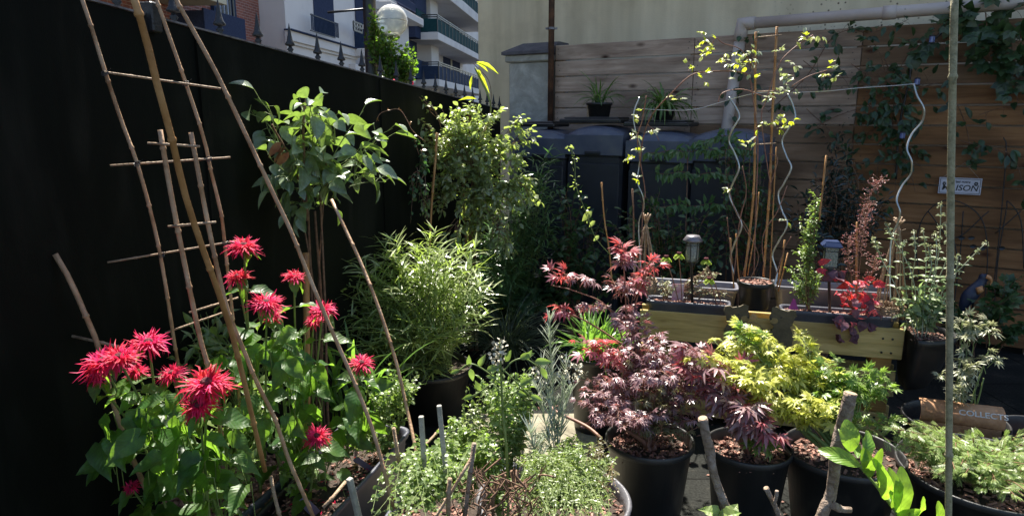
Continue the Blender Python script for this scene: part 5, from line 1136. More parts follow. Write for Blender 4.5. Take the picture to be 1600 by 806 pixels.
# ================================================================ bamboo grass
def canegrass(T,c,lumps,nst,nl,L_,mat,W=.09,n=3,stem=M['stemg'],dr=.7,part='foliage'):
    lb=MB(); sb=MB()
    for l in lumps:
        k=l[2]/F
        for i in range(int(nst*l[3]*l[4]/1500)+1):
            e=lumpt(l,.4); b=c+V((U(-.12,.12),U(-.10,.10),0)); m=b.lerp(e,.55)+V((0,0,(e-b).length*.12)); pts=crv([b,m,e],6); sb.tube(pts,[.003*(1-.6*j/12) for j in range(13)],4,False)
            for j in range(nl):
                t=1-.5*(j/nl)**1.3; q=t*12; a=int(min(q,11)); p=pts[a].lerp(pts[a+1],q-a); tg=(pts[min(12,a+1)]-pts[a]).normalized(); an=U(0,2*PI)
                d=tg*.5+V((math.cos(an),math.sin(an),U(-.35,.55)))*.9; strap(lb,p,d,L_*k*U(.5,1.15),L_*k*W*U(.7,1.2),dr*U(.2,1.3),n)
    obj('culm',sb,stem,T,True); return obj(part,lb,mat,T)
c=V((P(672,600,3.75).x,3.75,.28)); T=empty('bamboo_grass',V((c.x,c.y,0)),'dense clump of narrow leaved bamboo with spiky bright tips in a dark pot','bamboo'); pot_parts(T,V((c.x,c.y,0)),.24,.30,M['potblack'],M['soil'],M['bark'],.8,.006,.04,0)
canegrass(T,c,[(655,395,3.7,60,42,.25),(545,430,3.5,35,30,.15),(735,415,3.7,32,35,.2),(620,385,3.65,30,20,.15),(535,500,3.45,30,45,.15),(750,470,3.75,25,45,.2),(700,420,3.65,45,45,.25),(590,435,3.6,48,38,.22),(560,440,3.55,35,28,.2),(640,480,3.6,85,55,.3),(705,480,3.7,50,60,.25),(590,510,3.55,60,50,.25),(650,545,3.6,70,45,.25),(560,560,3.5,35,45,.2),(690,560,3.7,50,35,.2)],11,13,40,M['l_bamboo'],.075)
c=V((P(545,640,3.1).x,3.1,.0)); T=empty('strap_leaved_plant',c,'tall strap leaved green plant low behind the flat brown stake and the shrub stems','plant')
lb=MB()
for i in range(70):
    p=P(U(515,600),U(600,660),3.0); p.z=U(.1,.5); strap(lb,p,V((U(-.8,.8),U(-.6,.4),1)),U(.2,.42),U(.014,.024),U(.8,2.2),6)
obj('foliage',lb,M['iris'],T)
# honeysuckle-side bamboo (dark, drooping)
c=V((P(800,480,5.2).x,5.2,0)); T=empty('weeping_bamboo',c,'dark weeping bamboo in the shade below the honeysuckle','bamboo')
canegrass(T,c,[(760,420,4.7,50,50,.2),(745,465,4.65,45,35,.2),(800,390,4.85,45,45,.2),(790,420,5.1,55,55,.3),(800,360,5.2,50,45,.3),(835,290,5.2,32,45,.2),(770,460,5.0,50,35,.25),(845,330,5.0,28,60,.2),(810,300,4.95,30,45,.2),(850,250,5.0,20,25,.12)],14,13,32,M['l_trained'],.09,dr=1.4)
c=V((P(790,560,4.55).x,4.55,0)); T=empty('sedge_clump',c,'arching fountain of thin pale sedge blades on the paving beside the bamboo grass','grass')
lb=MB()
for i in range(420):
    an=U(0,2*PI); d=V((math.cos(an)*U(.15,.8),math.sin(an)*U(.15,.8),1)); strap(lb,c+V((U(-.05,.05),U(-.05,.05),.02)),d,U(.42,.68),.005,U(1.3,2.6),8)
obj('blades',lb,M['l_sedge'],T)
c=V((P(820,480,5.2).x,5.0,0)); T=empty('broad_leaved_undergrowth',c,'clump of dark lobed leaves low in the shade right of the sedge','plant')
foliage(T,[(805,475,4.9,35,22,.2),(850,450,5.2,40,25,.2),(800,440,5.1,30,22,.2)],c,34,7,'vine5',26,1,M['l_dark'],M['stemg'],trunk=False)
# ================================================================ dark shrubs in front of bins
def shrub(lab,lumps,bx,Y,ntw,per,kind,L_,wr,mat,name='shade_shrub',cat='shrub',**k):
    b=V((P(bx,400,Y).x,Y,0)); T=empty(name,b,lab,cat,k.pop('group',None)); foliage(T,lumps,b,ntw,per,kind,L_,wr,mat,M['twig'],**k); return T
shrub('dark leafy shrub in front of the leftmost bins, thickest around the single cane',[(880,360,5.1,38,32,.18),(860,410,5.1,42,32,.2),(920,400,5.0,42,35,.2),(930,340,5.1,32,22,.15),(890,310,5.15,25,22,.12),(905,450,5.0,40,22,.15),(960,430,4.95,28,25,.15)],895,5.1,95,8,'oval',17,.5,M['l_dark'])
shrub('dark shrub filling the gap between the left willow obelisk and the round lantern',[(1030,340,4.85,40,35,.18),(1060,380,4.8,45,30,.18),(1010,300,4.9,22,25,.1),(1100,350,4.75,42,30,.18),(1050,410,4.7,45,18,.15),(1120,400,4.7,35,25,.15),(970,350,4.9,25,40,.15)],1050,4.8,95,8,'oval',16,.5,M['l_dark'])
# trained clematis rows across the bins
T=empty('trained_vine',V((P(1110,400,4.75).x,4.95,0)),'vine trained in three level rows of paired leaves across the third and fourth bins','vine')
lb=MB(); sb=MB()
for (xa,ya,xb,yb) in ((1012,238,1175,232),(1025,270,1150,272),(1022,322,1180,318),(1085,222,1150,210)):
    n=int((xb-xa)/5.5); pts=[P(xa+(xb-xa)*i/n,ya+(yb-ya)*i/n+2*math.sin(i*.7),4.95) for i in range(n+1)]; sb.tube(pts,.003,4)
    for i,p in enumerate(pts):
        for j in range(3):
            leaf(lb,p,V((U(-.6,.4),U(-.6,.1),U(-1.2,-.1) if j else U(-.4,.8))),V((U(-.3,.3),-.8,.6)),U(.05,.085),U(.024,.036),'lance')
for x in (1075,1140,1172): sb.tube([V((P(x,400,4.97).x,4.97,0)),P(x,225,4.97)],.004,5)
obj('stem',sb,M['twig'],T,True); obj('foliage',lb,M['l_trained'],T)
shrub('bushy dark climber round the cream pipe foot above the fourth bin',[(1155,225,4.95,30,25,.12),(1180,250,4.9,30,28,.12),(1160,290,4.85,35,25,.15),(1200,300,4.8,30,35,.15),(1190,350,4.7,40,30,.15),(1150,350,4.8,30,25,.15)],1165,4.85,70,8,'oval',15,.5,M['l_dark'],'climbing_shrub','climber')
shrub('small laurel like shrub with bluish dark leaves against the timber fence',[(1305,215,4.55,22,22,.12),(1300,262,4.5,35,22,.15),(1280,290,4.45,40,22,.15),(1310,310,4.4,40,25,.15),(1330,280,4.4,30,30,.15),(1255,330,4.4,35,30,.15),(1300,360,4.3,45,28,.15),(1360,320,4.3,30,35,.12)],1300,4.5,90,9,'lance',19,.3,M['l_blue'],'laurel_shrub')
shrub('dim fern like ground plants below the bird ornament',[(1555,470,4.0,38,22,.15),(1510,500,3.9,30,15,.12),(1590,500,3.9,25,22,.12),(1470,480,4.1,30,18,.12),(1575,440,4.1,25,18,.12)],1555,4.05,40,7,'vine5',17,1,M['l_dark'],'fence_foot_plant','plant',trunk=False)
# creepers on the timber fence
def fcreeper(lab,strands,nl,kind,L_,mat,spread=14,wr=.5,name='wall_creeper'):
    T=empty(name,PB(strands[0][0][0],strands[0][0][1],.05),lab,'climber','creepers on the timber fence'); sb=MB(); lb=MB()
    for s in strands:
        pts=crv([PB(x,y,.05+U(0,.07)) for x,y in s],6); sb.tube(pts,[.004*(1-.5*j/len(pts)) for j in range(len(pts))],4,False)
        Ls=sum((b-a).length for a,b in zip(pts,pts[1:])); n=int(nl*Ls)
        for i in range(n):
            q=U(0,len(pts)-1.01); a=int(q); p=pts[a].lerp(pts[a+1],q-a); k=p.y/F
            e=p+V((U(-1,1)*spread*k,0,U(-1,1)*spread*k))+bn*U(.0,.10); sb.tube([p,p.lerp(e,.5)+V((0,0,.01)),e],.0012,3,False)
            m=U(1,3.4) if kind!='vine5' else 1
            for j in range(int(m)): leaf(lb,e,(e-p).normalized()+rv(.8)+V((0,0,-.5)),bn*1.0+V((0,0,.6))+rv(.5),L_*k*U(.6,1.25),L_*k*wr,kind)
    obj('stem',sb,M['twig'],T,True); obj('foliage',lb,mat,T,True)
fcreeper('dark creeper hanging in loops over the middle of the timber fence',[[(1200,175),(1260,120),(1300,60),(1340,48),(1370,75),(1385,120)],[(1255,95),(1290,120),(1340,125),(1385,160)],[(1330,100),(1370,130),(1400,160),(1430,200)],[(1385,130),(1380,200),(1370,280),(1378,340)],[(1400,120),(1395,200),(1400,300)],[(1440,60),(1410,100),(1375,180)],[(1260,215),(1290,190),(1345,170),(1390,175)],[(1350,55),(1400,40),(1420,30)]],26,'oval',15,M['l_vinedark'],16,.45)
fcreeper('dense dark creeper knot behind the top of the right spiral stake',[[(1360,110),(1400,135),(1440,150)],[(1350,160),(1400,190),(1450,190)],[(1340,210),(1390,230),(1440,260)],[(1380,90),(1410,160),(1400,230)],[(1365,200),(1410,215),(1430,300)],[(1430,140),(1470,128),(1500,125)],[(1260,170),(1320,230),(1340,290)]],34,'oval',15,M['l_vinedark'],20,.45)
fcreeper('large lobed creeper spilling from the top right corner of the timber fence',[[(1490,30),(1530,20),(1600,15)],[(1500,60),(1550,60),(1600,70)],[(1540,20),(1545,80),(1550,110)],[(1560,90),(1590,110),(1600,130)],[(1490,10),(1470,50),(1420,80)],[(1580,60),(1585,110),(1590,160)]],60,'vine5',19,M['l_vinedark'],22,1)
fcreeper('dark creeper trails low on the right of the timber fence above the sign',[[(1500,220),(1540,230),(1600,245)],[(1530,180),(1560,170),(1600,165)],[(1490,150),(1510,200),(1520,260)],[(1570,235),(1590,260),(1600,300)]],22,'oval',18,M['l_vinedark'],14,.5)
fcreeper('a few pipe hugging creeper sprigs along the cream waste pipe',[[(1168,45),(1150,100),(1145,150),(1135,185)],[(1180,50),(1172,110),(1178,170)]],14,'oval',15,M['l_vinedark'],10,.5)
mb=MB(); mb.tube(crv([PB(1560,-8,.12),PB(1530,5,.12),PB(1480,45,.12),PB(1430,90,.12),PB(1420,130,.12),PB(1405,200,.1),PB(1400,280,.1)],6),.008,6); single('black_cable',mb,M['iron'],'thick black cable sagging down from the top right over the timber fence','cable',None,True)
# ================================================================ spider plants on bins
def spider(px,pyb,pyt,hw,rpot,n,droop,lab,sc_=1.0,showpot=True):
    b=PB(px,pyb,.36); k=b.y/F; h=(pyb-pyt)*k; T=empty('spider_plant',b,lab,'potted plant','pots on the bins'); r=rpot*k
    mb=MB(); mb.lathe([(.001,0),(r*.72,0),(r*.78,.004),(r*.97,h*.85),(r*1.05,h*.86),(r*1.05,h),(r*.96,h),(r*.9,h*.85)],b,28); obj('pot',mb,M['potblack'],T,True)
    mb=MB(); mb.disc(b+V((0,0,h*.9)),r*.93,24); obj('soil',mb,M['soil'],T); lb=MB()
    for i in range(n):
        an=U(0,2*PI); e=U(.2,1.3); strap(lb,b+V((U(-.3,.3)*r,U(-.3,.3)*r,h*.9)),V((math.cos(an)*e,math.sin(an)*e,1)),hw*k*U(1.1,2.3),.014*sc_,droop*U(.6,1.2),8)
    obj('blades',lb,M['spider'],T)
spider(936,187,162,30,19,46,2.0,'spider plant with thin arching blades in a small black pot on the second bin')
spider(1036,192,172,34,17,95,3.2,'fuller spider plant whose blades droop over the front of its pot on the third bin',1.2)
mb=MB(); q=PB(918,186,.42); mb.bbox((q.x-.008,q.y-.002,q.z),(q.x+.008,q.y+.002,q.z+.13),.001); single('wooden_tag',mb,M['wicker'],'plain wooden tag leaning against the small pot on the second bin','label')
# ================================================================ maples
T,c,z,r=POTS['A']; base=V((c.x,c.y,z-.05)); Y=c.y
foliage(T,[(1015,570,Y+.05,80,35,.22),(950,600,Y,55,38,.2),(980,630,Y-.08,70,35,.2),(1065,590,Y+.05,55,42,.2),(1000,520,Y+.15,65,25,.18),(930,645,Y-.1,38,25,.14),(1085,630,Y-.05,45,28,.15),(985,490,Y+.25,30,20,.12)],base,80,7,'maplefine',17.5,1,M['l_maroon'],M['stemr'],part='crimson_foliage',both=True,start=.2,jit=.4,petiole=.3,trunk=True,trs=.014,sr=.0026)
foliage(T,[(1030,620,Y,65,45,.2),(1010,660,Y-.05,50,22,.12),(1060,650,Y-.05,45,30,.12),(1000,580,Y+.1,50,40,.15)],base,40,6,'maplefine',15,1,M['l_gmar'],M['stemr'],part='green_foliage',stempart='twig',both=True,petiole=.3,trunk=False)
foliage(T,[(920,540,Y+.1,28,14,.08),(945,548,Y+.1,30,18,.08)],P(985,580,Y+.08),7,6,'maplefine',24,1,M['l_redm'],M['stemr'],part='red_foliage',stempart='twig',petiole=.3,trunk=False,hubk=.4)
T,c,z,r=POTS['B']; base=V((c.x,c.y,z-.05)); Y=c.y
foliage(T,[(1090,560,Y+.05,35,22,.1),(1125,605,Y-.05,45,22,.1),(1160,640,Y-.15,45,28,.1),(1180,660,Y-.18,30,25,.1),(1060,545,Y+.1,30,15,.1)],base,16,5,'maplefine',34,1,M['l_maroon'],M['stemr'],part='purple_foliage',both=True,petiole=.3,trs=.009)
foliage(T,[(1140,590,Y,35,18,.1),(1190,665,Y-.2,26,22,.08),(1165,625,Y-.1,28,18,.08),(1075,570,Y,20,12,.08)],base,9,4,'maplefine',32,1,M['l_redm'],M['stemr'],part='red_foliage',stempart='twig',both=True,petiole=.3,trunk=False)
foliage(T,[(1195,690,Y-.12,25,12,.08)],base,7,6,'maple',20,1,M['l_limeg'],M['stemg'],part='green_foliage',stempart='twig',petiole=.3,trunk=False)
T,c,z,r=POTS['C']; base=V((c.x,c.y,z-.05)); Y=c.y
foliage(T,[(1205,570,Y+.1,70,32,.22),(1150,550,Y+.15,60,25,.2),(1255,605,Y,65,28,.2),(1105,555,Y+.1,40,22,.15),(1180,525,Y+.25,40,14,.1),(1215,640,Y-.05,60,24,.16),(1275,570,Y+.1,45,26,.15),(1145,505,Y+.2,14,12,.06),(1245,535,Y+.2,34,16,.1),(1300,620,Y-.1,45,22,.15),(1160,610,Y-.05,45,30,.15)],base,62,7,'maple',21,1,M['l_lime'],M['stemg'],part='golden_foliage',both=True,start=.2,jit=.4,petiole=.3,trs=.014,sr=.0026)
foliage(T,[(1150,515,Y+.2,22,18,.08),(1320,600,Y-.05,35,22,.1),(1350,590,Y-.1,35,20,.1),(1300,640,Y-.1,40,22,.1),(1340,630,Y,40,22,.1),(1285,600,Y,30,30,.1),(1370,600,Y,22,12,.08),(1400,650,Y-.1,25,14,.1),(1340,670,Y-.1,35,14,.1),(1385,585,Y,20,10,.06),(1300,575,Y,30,14,.08)],base,42,6,'maple',18,1,M['l_limeg'],M['stemg'],part='green_foliage',stempart='twig',both=True,petiole=.3,trunk=False)
# left maple with red branch tips (own plant behind A)
c=V((P(985,560,3.15).x,3.15,0)); T=empty('red_tipped_maple',c,'slender maple with long bare shoots and purple red leaf fans left of the pallet','maple')
sb=MB(); 
for pts in ([(985,640,3.1),(975,540,3.1),(950,480,3.1),(900,455,3.12),(860,445,3.15)],[(980,560,3.1),(978,480,3.1),(975,420,3.1),(972,380,3.1)],[(975,540,3.1),(930,510,3.1),(890,490,3.1),(865,490,3.1)],[(980,530,3.1),(1000,450,3.1),(1022,410,3.1)]): sb.tube(crv([P(*p) for p in pts],5),[.005*(1-.7*j/(5*len(pts))) for j in range(5*(len(pts)-1)+1)],5)
sb.tube([c,P(985,640,3.1)],.006,6); obj('branch',sb,M['stemr'],T,True)
for lm,L_,n,mt,nm in (([(860,428,3.15,28,8,.05),(868,490,3.1,24,6,.04),(1020,412,3.1,20,14,.05),(972,385,3.1,15,14,.05)],22,8,'l_redm','red_foliage'),([(905,430,3.12,32,9,.06),(973,400,3.1,16,18,.05),(905,478,3.1,26,8,.05),(1000,440,3.1,34,14,.07),(985,490,3.05,28,22,.08),(955,445,3.1,30,12,.07)],19,15,'l_maroon','purple_foliage')):
    foliage(T,lm,P(978,500,3.1),n,4,'maplefine',L_,1,M[mt],M['stemr'],part=nm,stempart='twig',both=True,petiole=.25,trunk=False,hubk=.7)
# bladed plant (liriope) left of pallet
c=V((P(935,520,3.55).x,3.55,0)); T=empty('bladed_plant',c,'clump of upright glossy green blades in a dark pot left of the pallet','potted plant'); pot_parts(T,c,.15,.44,M['potblack'],M['soil'],M['bark'],.8,.005,.03,0)
lb=MB()
for i in range(190):
    an=U(0,2*PI); e=U(.1,1.1); strap(lb,c+V((U(-.08,.08),U(-.08,.08),.41)),V((math.cos(an)*e,math.sin(an)*e,1)),U(.16,.36),U(.010,.016),U(.5,2.0),7)
obj('blades',lb,M['iris'],T)
# feathery maple D
T,c,z,r=POTS['D']; base=V((c.x+.02,c.y+.05,z-.05)); Y=c.y
foliage(T,[(1475,692,Y+.0,60,20,.15),(1530,708,Y-.03,70,24,.2),(1430,672,Y+.05,45,14,.1),(1500,725,Y-.1,60,20,.15),(1585,715,Y-.08,50,28,.15),(1565,750,Y-.18,50,20,.12),(1455,715,Y-.05,40,20,.12),(1595,690,Y,30,14,.1),(1375,664,Y,30,8,.06)],base,150,9,'feather',25,1,M['l_fern'],M['stemr'],part='foliage',both=True,start=.15,jit=.35,trs=.013,sr=.0024,upl=.9,arch=.06)
# speckled maple E
T,c,z,r=POTS['E']; base=V((c.x+.05,c.y,z-.08)); Y=c.y
foliage(T,[(1410+0,500,Y+.1,22,14,.08),(1560,505,Y+.05,28,12,.08),(1515,515,Y+.1,30,18,.1),(1500,490,Y+.1,18,30,.08),(1470,575,Y,28,12,.08),(1500,570,Y,22,25,.1),(1530,590,Y-.05,30,15,.08),(1500,600,Y,28,16,.08),(1470,600,Y,22,12,.08),(1550,560,Y,18,12,.07),(1505,545,Y+.05,12,22,.06)][1:],base,24,4,'maplefine',16,1,M['l_vari'],M['stemg'],part='foliage',both=True,petiole=.2,trs=.006,start=.45,hubk=.7,sr=.002)
# ================================================================ lime broad leaf plant in front
b=P(1478,880,1.35); T=empty('lime_leaved_plant',b,'bright lime plant with large wavy leaves along a leaning stem in front of the pots','plant')
sb=MB(); st=crv([P(1420,840,1.35),P(1400,800,1.36),P(1370,760,1.37),P(1345,730,1.39),P(1322,700,1.41),P(1310,670,1.44)],6); sb.tube(st,[.004*(1-.55*j/len(st)) for j in range(len(st))],7); sb.tube(crv([P(1478,860,1.35),P(1450,830,1.35),P(1430,815,1.35)],4),.004,6); obj('stem',sb,M['stemg'],T,True)
def wleaf(mb,p,tip,W,nr,n=9):
    d=tip-p; L_=d.length; d.normalize(); nr=(nr-d*nr.dot(d)).normalized(); s=nr.cross(d); vs=[]
    for i in range(n+1):
        u=i/n; w_=W*math.sin(PI*min(.985,(u*.94+.03)))**.75*(1.0); bend=-.22*L_*(u**2)*0+.10*L_*math.sin(PI*u)
        for j,v in enumerate((-1,-.5,0,.5,1)): vs.append(p+d*L_*u+s*w_*.5*v+nr*(bend+.16*w_*abs(v)+.07*w_*math.sin(u*17+v*2)*abs(v)))
    b0=len(mb.v); mb.add(vs,[(i*5+j,i*5+j+1,(i+1)*5+j+1,(i+1)*5+j) for i in range(n) for j in range(4)])
    for i in range(n+1):
        for j in range(5): mb.uv[b0+i*5+j]=(i/n,(j-2)*.25)
mb=MB(); 
for (x0,y0,x1,y1,w_,nx) in ((1345,728,1278,702,26,.2),(1330,705,1322,655,30,-.3),(1345,722,1355,672,24,.3),(1360,745,1352,700,20,-.5),(1372,758,1362,715,22,.4),(1385,780,1372,722,24,-.3),(1395,795,1388,730,28,.2),(1405,806,1408,728,30,-.2),(1418,812,1442,775,22,.5),(1400,808,1438,796,20,0),(1455,830,1465,782,26,.3),(1390,790,1368,752,18,.2),(1350,738,1378,700,18,.1),(1425,830,1420,800,24,.3),(1340,715,1330,690,16,-.2)):
    wleaf(mb,P(x0,y0,1.36),P(x1,y1,1.38+U(-.05,.06)),w_*1.36/F*1.05,V((nx,-.9,.5)))
obj('foliage',mb,M['l_glossy'],T,True)
b=P(1125,815,1.4); T=empty('seedling',b,'small serrated green seedling at the bottom edge behind the bent branch','plant'); mb=MB()
for i in range(6): leaf(mb,b+V((U(-.02,.02),U(-.02,.02),U(0,.03))),V((math.cos(i),math.sin(i)*.5,.5)),V((0,-.5,1)),.045,.035,'heart')
obj('foliage',mb,M['l_fern'],T)
# ================================================================ plants on the pallet
def tp(px,v=.06): p=pxy(upx(px,v),v,zt-.03); return p
b=tp(1265); Yp=b.y
T=empty('small_leaved_shrub',b,'airy shrub with tiny pale leaves rising left of the square lantern','shrub')
foliage(T,[(1272,310,Yp+.02,13,22,.06),(1265,345,Yp,18,22,.07),(1262,385,Yp,24,22,.08),(1250,420,Yp,28,18,.08),(1275,430,Yp,24,18,.08),(1245,445,Yp,20,14,.06)],b,72,10,'oval',7.5,.5,M['l_small'],M['twig'],both=True,trs=.007,sr=.0016,hubk=.6,start=.1)
b=tp(1335); Yp=b.y
T=empty('red_heuchera',b,'heuchera with scarlet and dark purple ruffled leaves in the right pallet trough','plant')
mb=MB(); sb=MB()
for i in range(46):
    e=P(1335+U(-32,34),462+U(-24,30),Yp+U(-.08,.06)); sb.tube(crv([b+V((U(-.02,.02),0,.02)),b.lerp(e,.6)+V((0,0,.03)),e],3),.0013,4); leaf(mb,e,rv(1)+V((0,-.2,.2)),V((U(-.5,.5),-.5,1)),.036*U(.7,1.2),.034,'heart')
obj('stem',sb,M['stemr'],T,True); obj('red_foliage',mb,M['l_red'],T,True); mb=MB()
for (x,y) in ((1345,500),(1330,515),(1320,505),(1355,510),(1245+90,480),(1310,498),(1350,485),(1318,525),(1338,528),(1300,428),(1306,432),(1400-30,470),(1365,495)): 
    for j in range(2): leaf(mb,P(x+U(-5,5),y+U(-5,5),Yp-.07),rv(1)+V((0,-.5,0)),V((U(-.3,.3),-.9,.6)),.055*U(.7,1.1),.052,'heart')
obj('purple_foliage',mb,M['l_heuch'],T,True)
mb=MB()
for (x,y,s) in ((1280,412,.06),(1277,424,.05),(1290,428,.04),(1365,445,.075),(1352,437,.05),(1325,446,.06),(1358,464,.06)): leaf(mb,P(x,y,Yp-.06),V((U(-1,1),-.2,U(-.3,.5))),V((0,-.8,.6)),s,s*.6,'heart')
obj('scarlet_leaf',mb,M['l_red'],T,True)
T=empty('red_flower_spike',b+V((.03,.02,0)),'tall airy spikes of tiny pinkish red blossoms above the heuchera','flower')
sb=MB(); mb=MB()
for pts in ([(1340,495),(1340,420),(1345,350),(1362,300),(1375,282)],[(1335,490),(1330,430),(1325,390),(1330,370)],[(1345,490),(1362,430),(1368,400)],[(1338,490),(1345,400),(1352,350),(1360,320)]):
    q=crv([P(x,y,Yp+U(-.02,.03)) for x,y in pts],8); sb.tube(q,.0014,4)
    for i in range(len(q)//3,len(q)):
        for j in range(5):
            e=q[i]+V((U(-.035,.035),U(-.03,.03),U(-.005,.03))); sb.tube([q[i],e],.0006,3,False)
            for m_ in range(2): leaf(mb,e,rv(1),rv(1),.010,.006,'kite')
obj('stem',sb,M['stemr'],T,True); obj('blossom',mb,leafmat('pink_red_blossom',(.30,.13,.13),(.46,.30,.28),(.35,.12,.1),.3,.5),T)
b=tp(1040); Yp=b.y
T=empty('variegated_shrub',b,'low cream speckled shrublet beside the pink tag in the left trough','plant')
foliage(T,[(1040,445,Yp,24,16,.06),(1090,448,Yp,20,12,.05),(1130,462,Yp-.03,22,12,.06),(1115,425,Yp,18,22,.05)],b,44,8,'oval',7,.5,M['l_vari'],M['twig'],trunk=False,hubk=.2)
for (hx,hy,bx_,lab) in ((1041,407,1062,'leftmost lobed green flower with a dark centre on an arching red stem'),(1061,402,1066,'upright green flower with a dark centre just left of the round lantern'),(1103,411,1130,'green flower with a dark centre right of the round lantern, highest there'),(1108,441,1122,'lowest green flower with a dark centre, drooping below the others')):
    b=tp(bx_,.05); k=b.y/F; h=P(hx,hy,b.y-.03); T=empty('pitcher_flower',b,lab,'flower','green flowers in the left pallet trough')
    mb=MB(); mb.tube(crv([b,b.lerp(h,.55)+V((0,0,.015)),h],5),.0028,6); obj('stem',mb,M['stemr'],T,True)
    mb=MB()
    for i in range(5):
        a=i*1.2566; d=V((math.cos(a),math.sin(a),-.75)); leaf(mb,h+V((0,0,.018)),d,V((math.cos(a)*.6,math.sin(a)*.6,1)),.042,.034,'round')
    obj('petal',mb,M['hell'],T,True)
    mb=MB()
    for i in range(7): a=i*.9; mb.lathe([(.0001,.009),(.005,.006),(.006,0),(.0001,-.006)],(h.x+.008*math.cos(a),h.y+.008*math.sin(a),h.z+.022),7)
    obj('centre',mb,M['disc'],T,True)
# tall yellow-leaf sprig left of pallet
T=empty('climbing_shoot',P(950,440,3.8),'thin shoot with a few yellow leaves leaning on the cane left of the pallet','vine')
mb=MB(); q=crv([P(955,400,3.8),P(930,370,3.8),P(915,330,3.8),P(900,290,3.8),P(898,255,3.8),P(890,228,3.8)],7); mb.tube(q,.0026,5); obj('stem',mb,M['stemg'],T,True)
mb=MB()
for i in range(36):
    j=int(U(12,len(q))); leaf(mb,q[min(j,len(q)-1)]+rv(.02),rv(1),rv(.6)+V((0,0,1)),U(.015,.03),.011,'oval')
for x,y,L_ in ((925,330,.08),(930,345,.05),(936,368,.045)): leaf(mb,P(x,y,3.79),V((-.7,0,-.7)),V((0,-1,.4)),L_,L_*.5,'ovate')
obj('foliage',mb,M['l_honey'],T,True)
# vine on the trellis and wires
def vine(lab,strands,base,clusters,name='young_vine'):
    T=empty(name,base,lab,'vine','young vines on the wire and canes'); sb=MB(); ya=MB(); wa=MB()
    for s,r in strands: sb.tube(crv([P(*p) for p in s],7),r,5)
    for (x,y,Y,rx,ry,n,yl) in clusters:
        for i in range(n):
            p=P(x+U(-rx,rx),y+U(-ry,ry),Y+U(-.04,.04)); d=rv(1)+V((0,0,.1)); t=ya if U(0,1)<yl else wa
            a=d.normalized(); s=a.cross(V((0,0,1)))
            sb.tube([p-a*.012,p],.0008,3,False)
            for m_,sc_ in ((0,1),(.8,.8),(-.8,.8)): leaf(t,p,a+s*m_,V((U(-.5,.5),U(-.6,.1),1)),.038*sc_*U(.7,1.1),.016*sc_,'oval')
    obj('stem',sb,M['stemr'],T,True)
    if ya.v: obj('yellow_foliage',ya,M['l_yellow'],T,True)
    if wa.v: obj('pale_foliage',wa,M['l_white'],T,True)
vine('young vine with yellow three lobed leaves twining over the top of the cane trellis',
 [([(1178,430,3.43),(1182,300,3.43),(1184,220,3.43),(1176,150,3.42),(1170,120,3.42),(1150,112,3.4),(1110,112,3.4),(1080,118,3.4),(1050,145,3.42),(1020,178,3.5),(1005,215,3.65),(1000,260,3.7)],.0032),([(1205,300,3.42),(1190,190,3.42),(1196,160,3.42),(1215,105,3.4),(1235,80,3.4),(1270,55,3.4)],.0026),([(1190,150,3.42),(1160,140,3.42),(1130,145,3.4),(1122,160,3.4)],.0022),([(1237,135,3.42),(1262,120,3.4),(1292,110,3.4)],.0024),([(1184,120,3.42),(1160,80,3.4),(1130,68,3.4),(1118,60,3.4),(1110,78,3.4)],.0022),([(1200,240,3.42),(1215,250,3.42),(1200,300,3.42)],.002)],
 P(1178,440,3.43),[(1108,58,3.38,14,10,7,.9),(1100,82,3.38,14,8,7,.5),(1117,76,3.38,8,5,4,1),(1072,104,3.4,8,5,3,1),(1100,122,3.4,8,8,4,.8),(1140,92,3.4,16,10,13,.75),(1170,92,3.4,16,10,14,.3),(1160,115,3.4,20,10,6,.6),(1058,153,3.42,8,5,3,.6),(1240,105,3.4,8,12,5,.1),(1265,60,3.4,20,8,9,.5),(1218,78,3.4,10,6,3,.2),(1230,125,3.4,14,12,12,.15),(1297,112,3.4,12,14,9,.5),(1210,145,3.4,12,10,9,.2),(1237,145,3.4,14,6,5,.1),(1205,195,3.4,22,8,13,.6),(1232,185,3.4,10,5,4,1),(1172,225,3.4,10,8,5,.6),(1180,75,3.4,6,8,3,.3)])
vine('thin young vine climbing the left spiral stake with small pale leaves',
 [([(1002,430,3.72),(1004,330,3.73),(1008,300,3.73),(1000,250,3.72),(996,215,3.72),(1003,190,3.72),(1010,150,3.7)],.003),([(1012,195,3.7),(1022,205,3.7),(1030,220,3.7)],.0018)],P(1002,440,3.72),[(996,180,3.7,6,10,5,.4),(993,210,3.7,8,10,5,.3),(1020,208,3.7,7,6,5,.3),(995,240,3.7,6,10,6,.6),(1000,275,3.7,7,12,4,.5),(985,245,3.7,6,8,4,.8)],'young_vine')
vine('leafless twiggy vine among the canes round the small pot',[([(1147,430,3.42),(1155,350,3.42),(1166,300,3.42),(1160,260,3.4)],.0026),([(1145,440,3.42),(1140,380,3.42),(1136,340,3.4)],.0024),([(1160,430,3.42),(1172,370,3.42),(1150,330,3.4),(1140,300,3.4)],.002),([(1195,430,3.42),(1192,370,3.42),(1215,330,3.4),(1230,290,3.4)],.0022),([(1210,440,3.42),(1225,390,3.42),(1236,370,3.4)],.0024),([(1170,440,3.42),(1185,400,3.4),(1160,350,3.4)],.0018)],P(1170,445,3.42),[(1135,300,3.4,8,6,4,.4),(1225,340,3.4,8,8,3,.2)],'twiggy_vine')
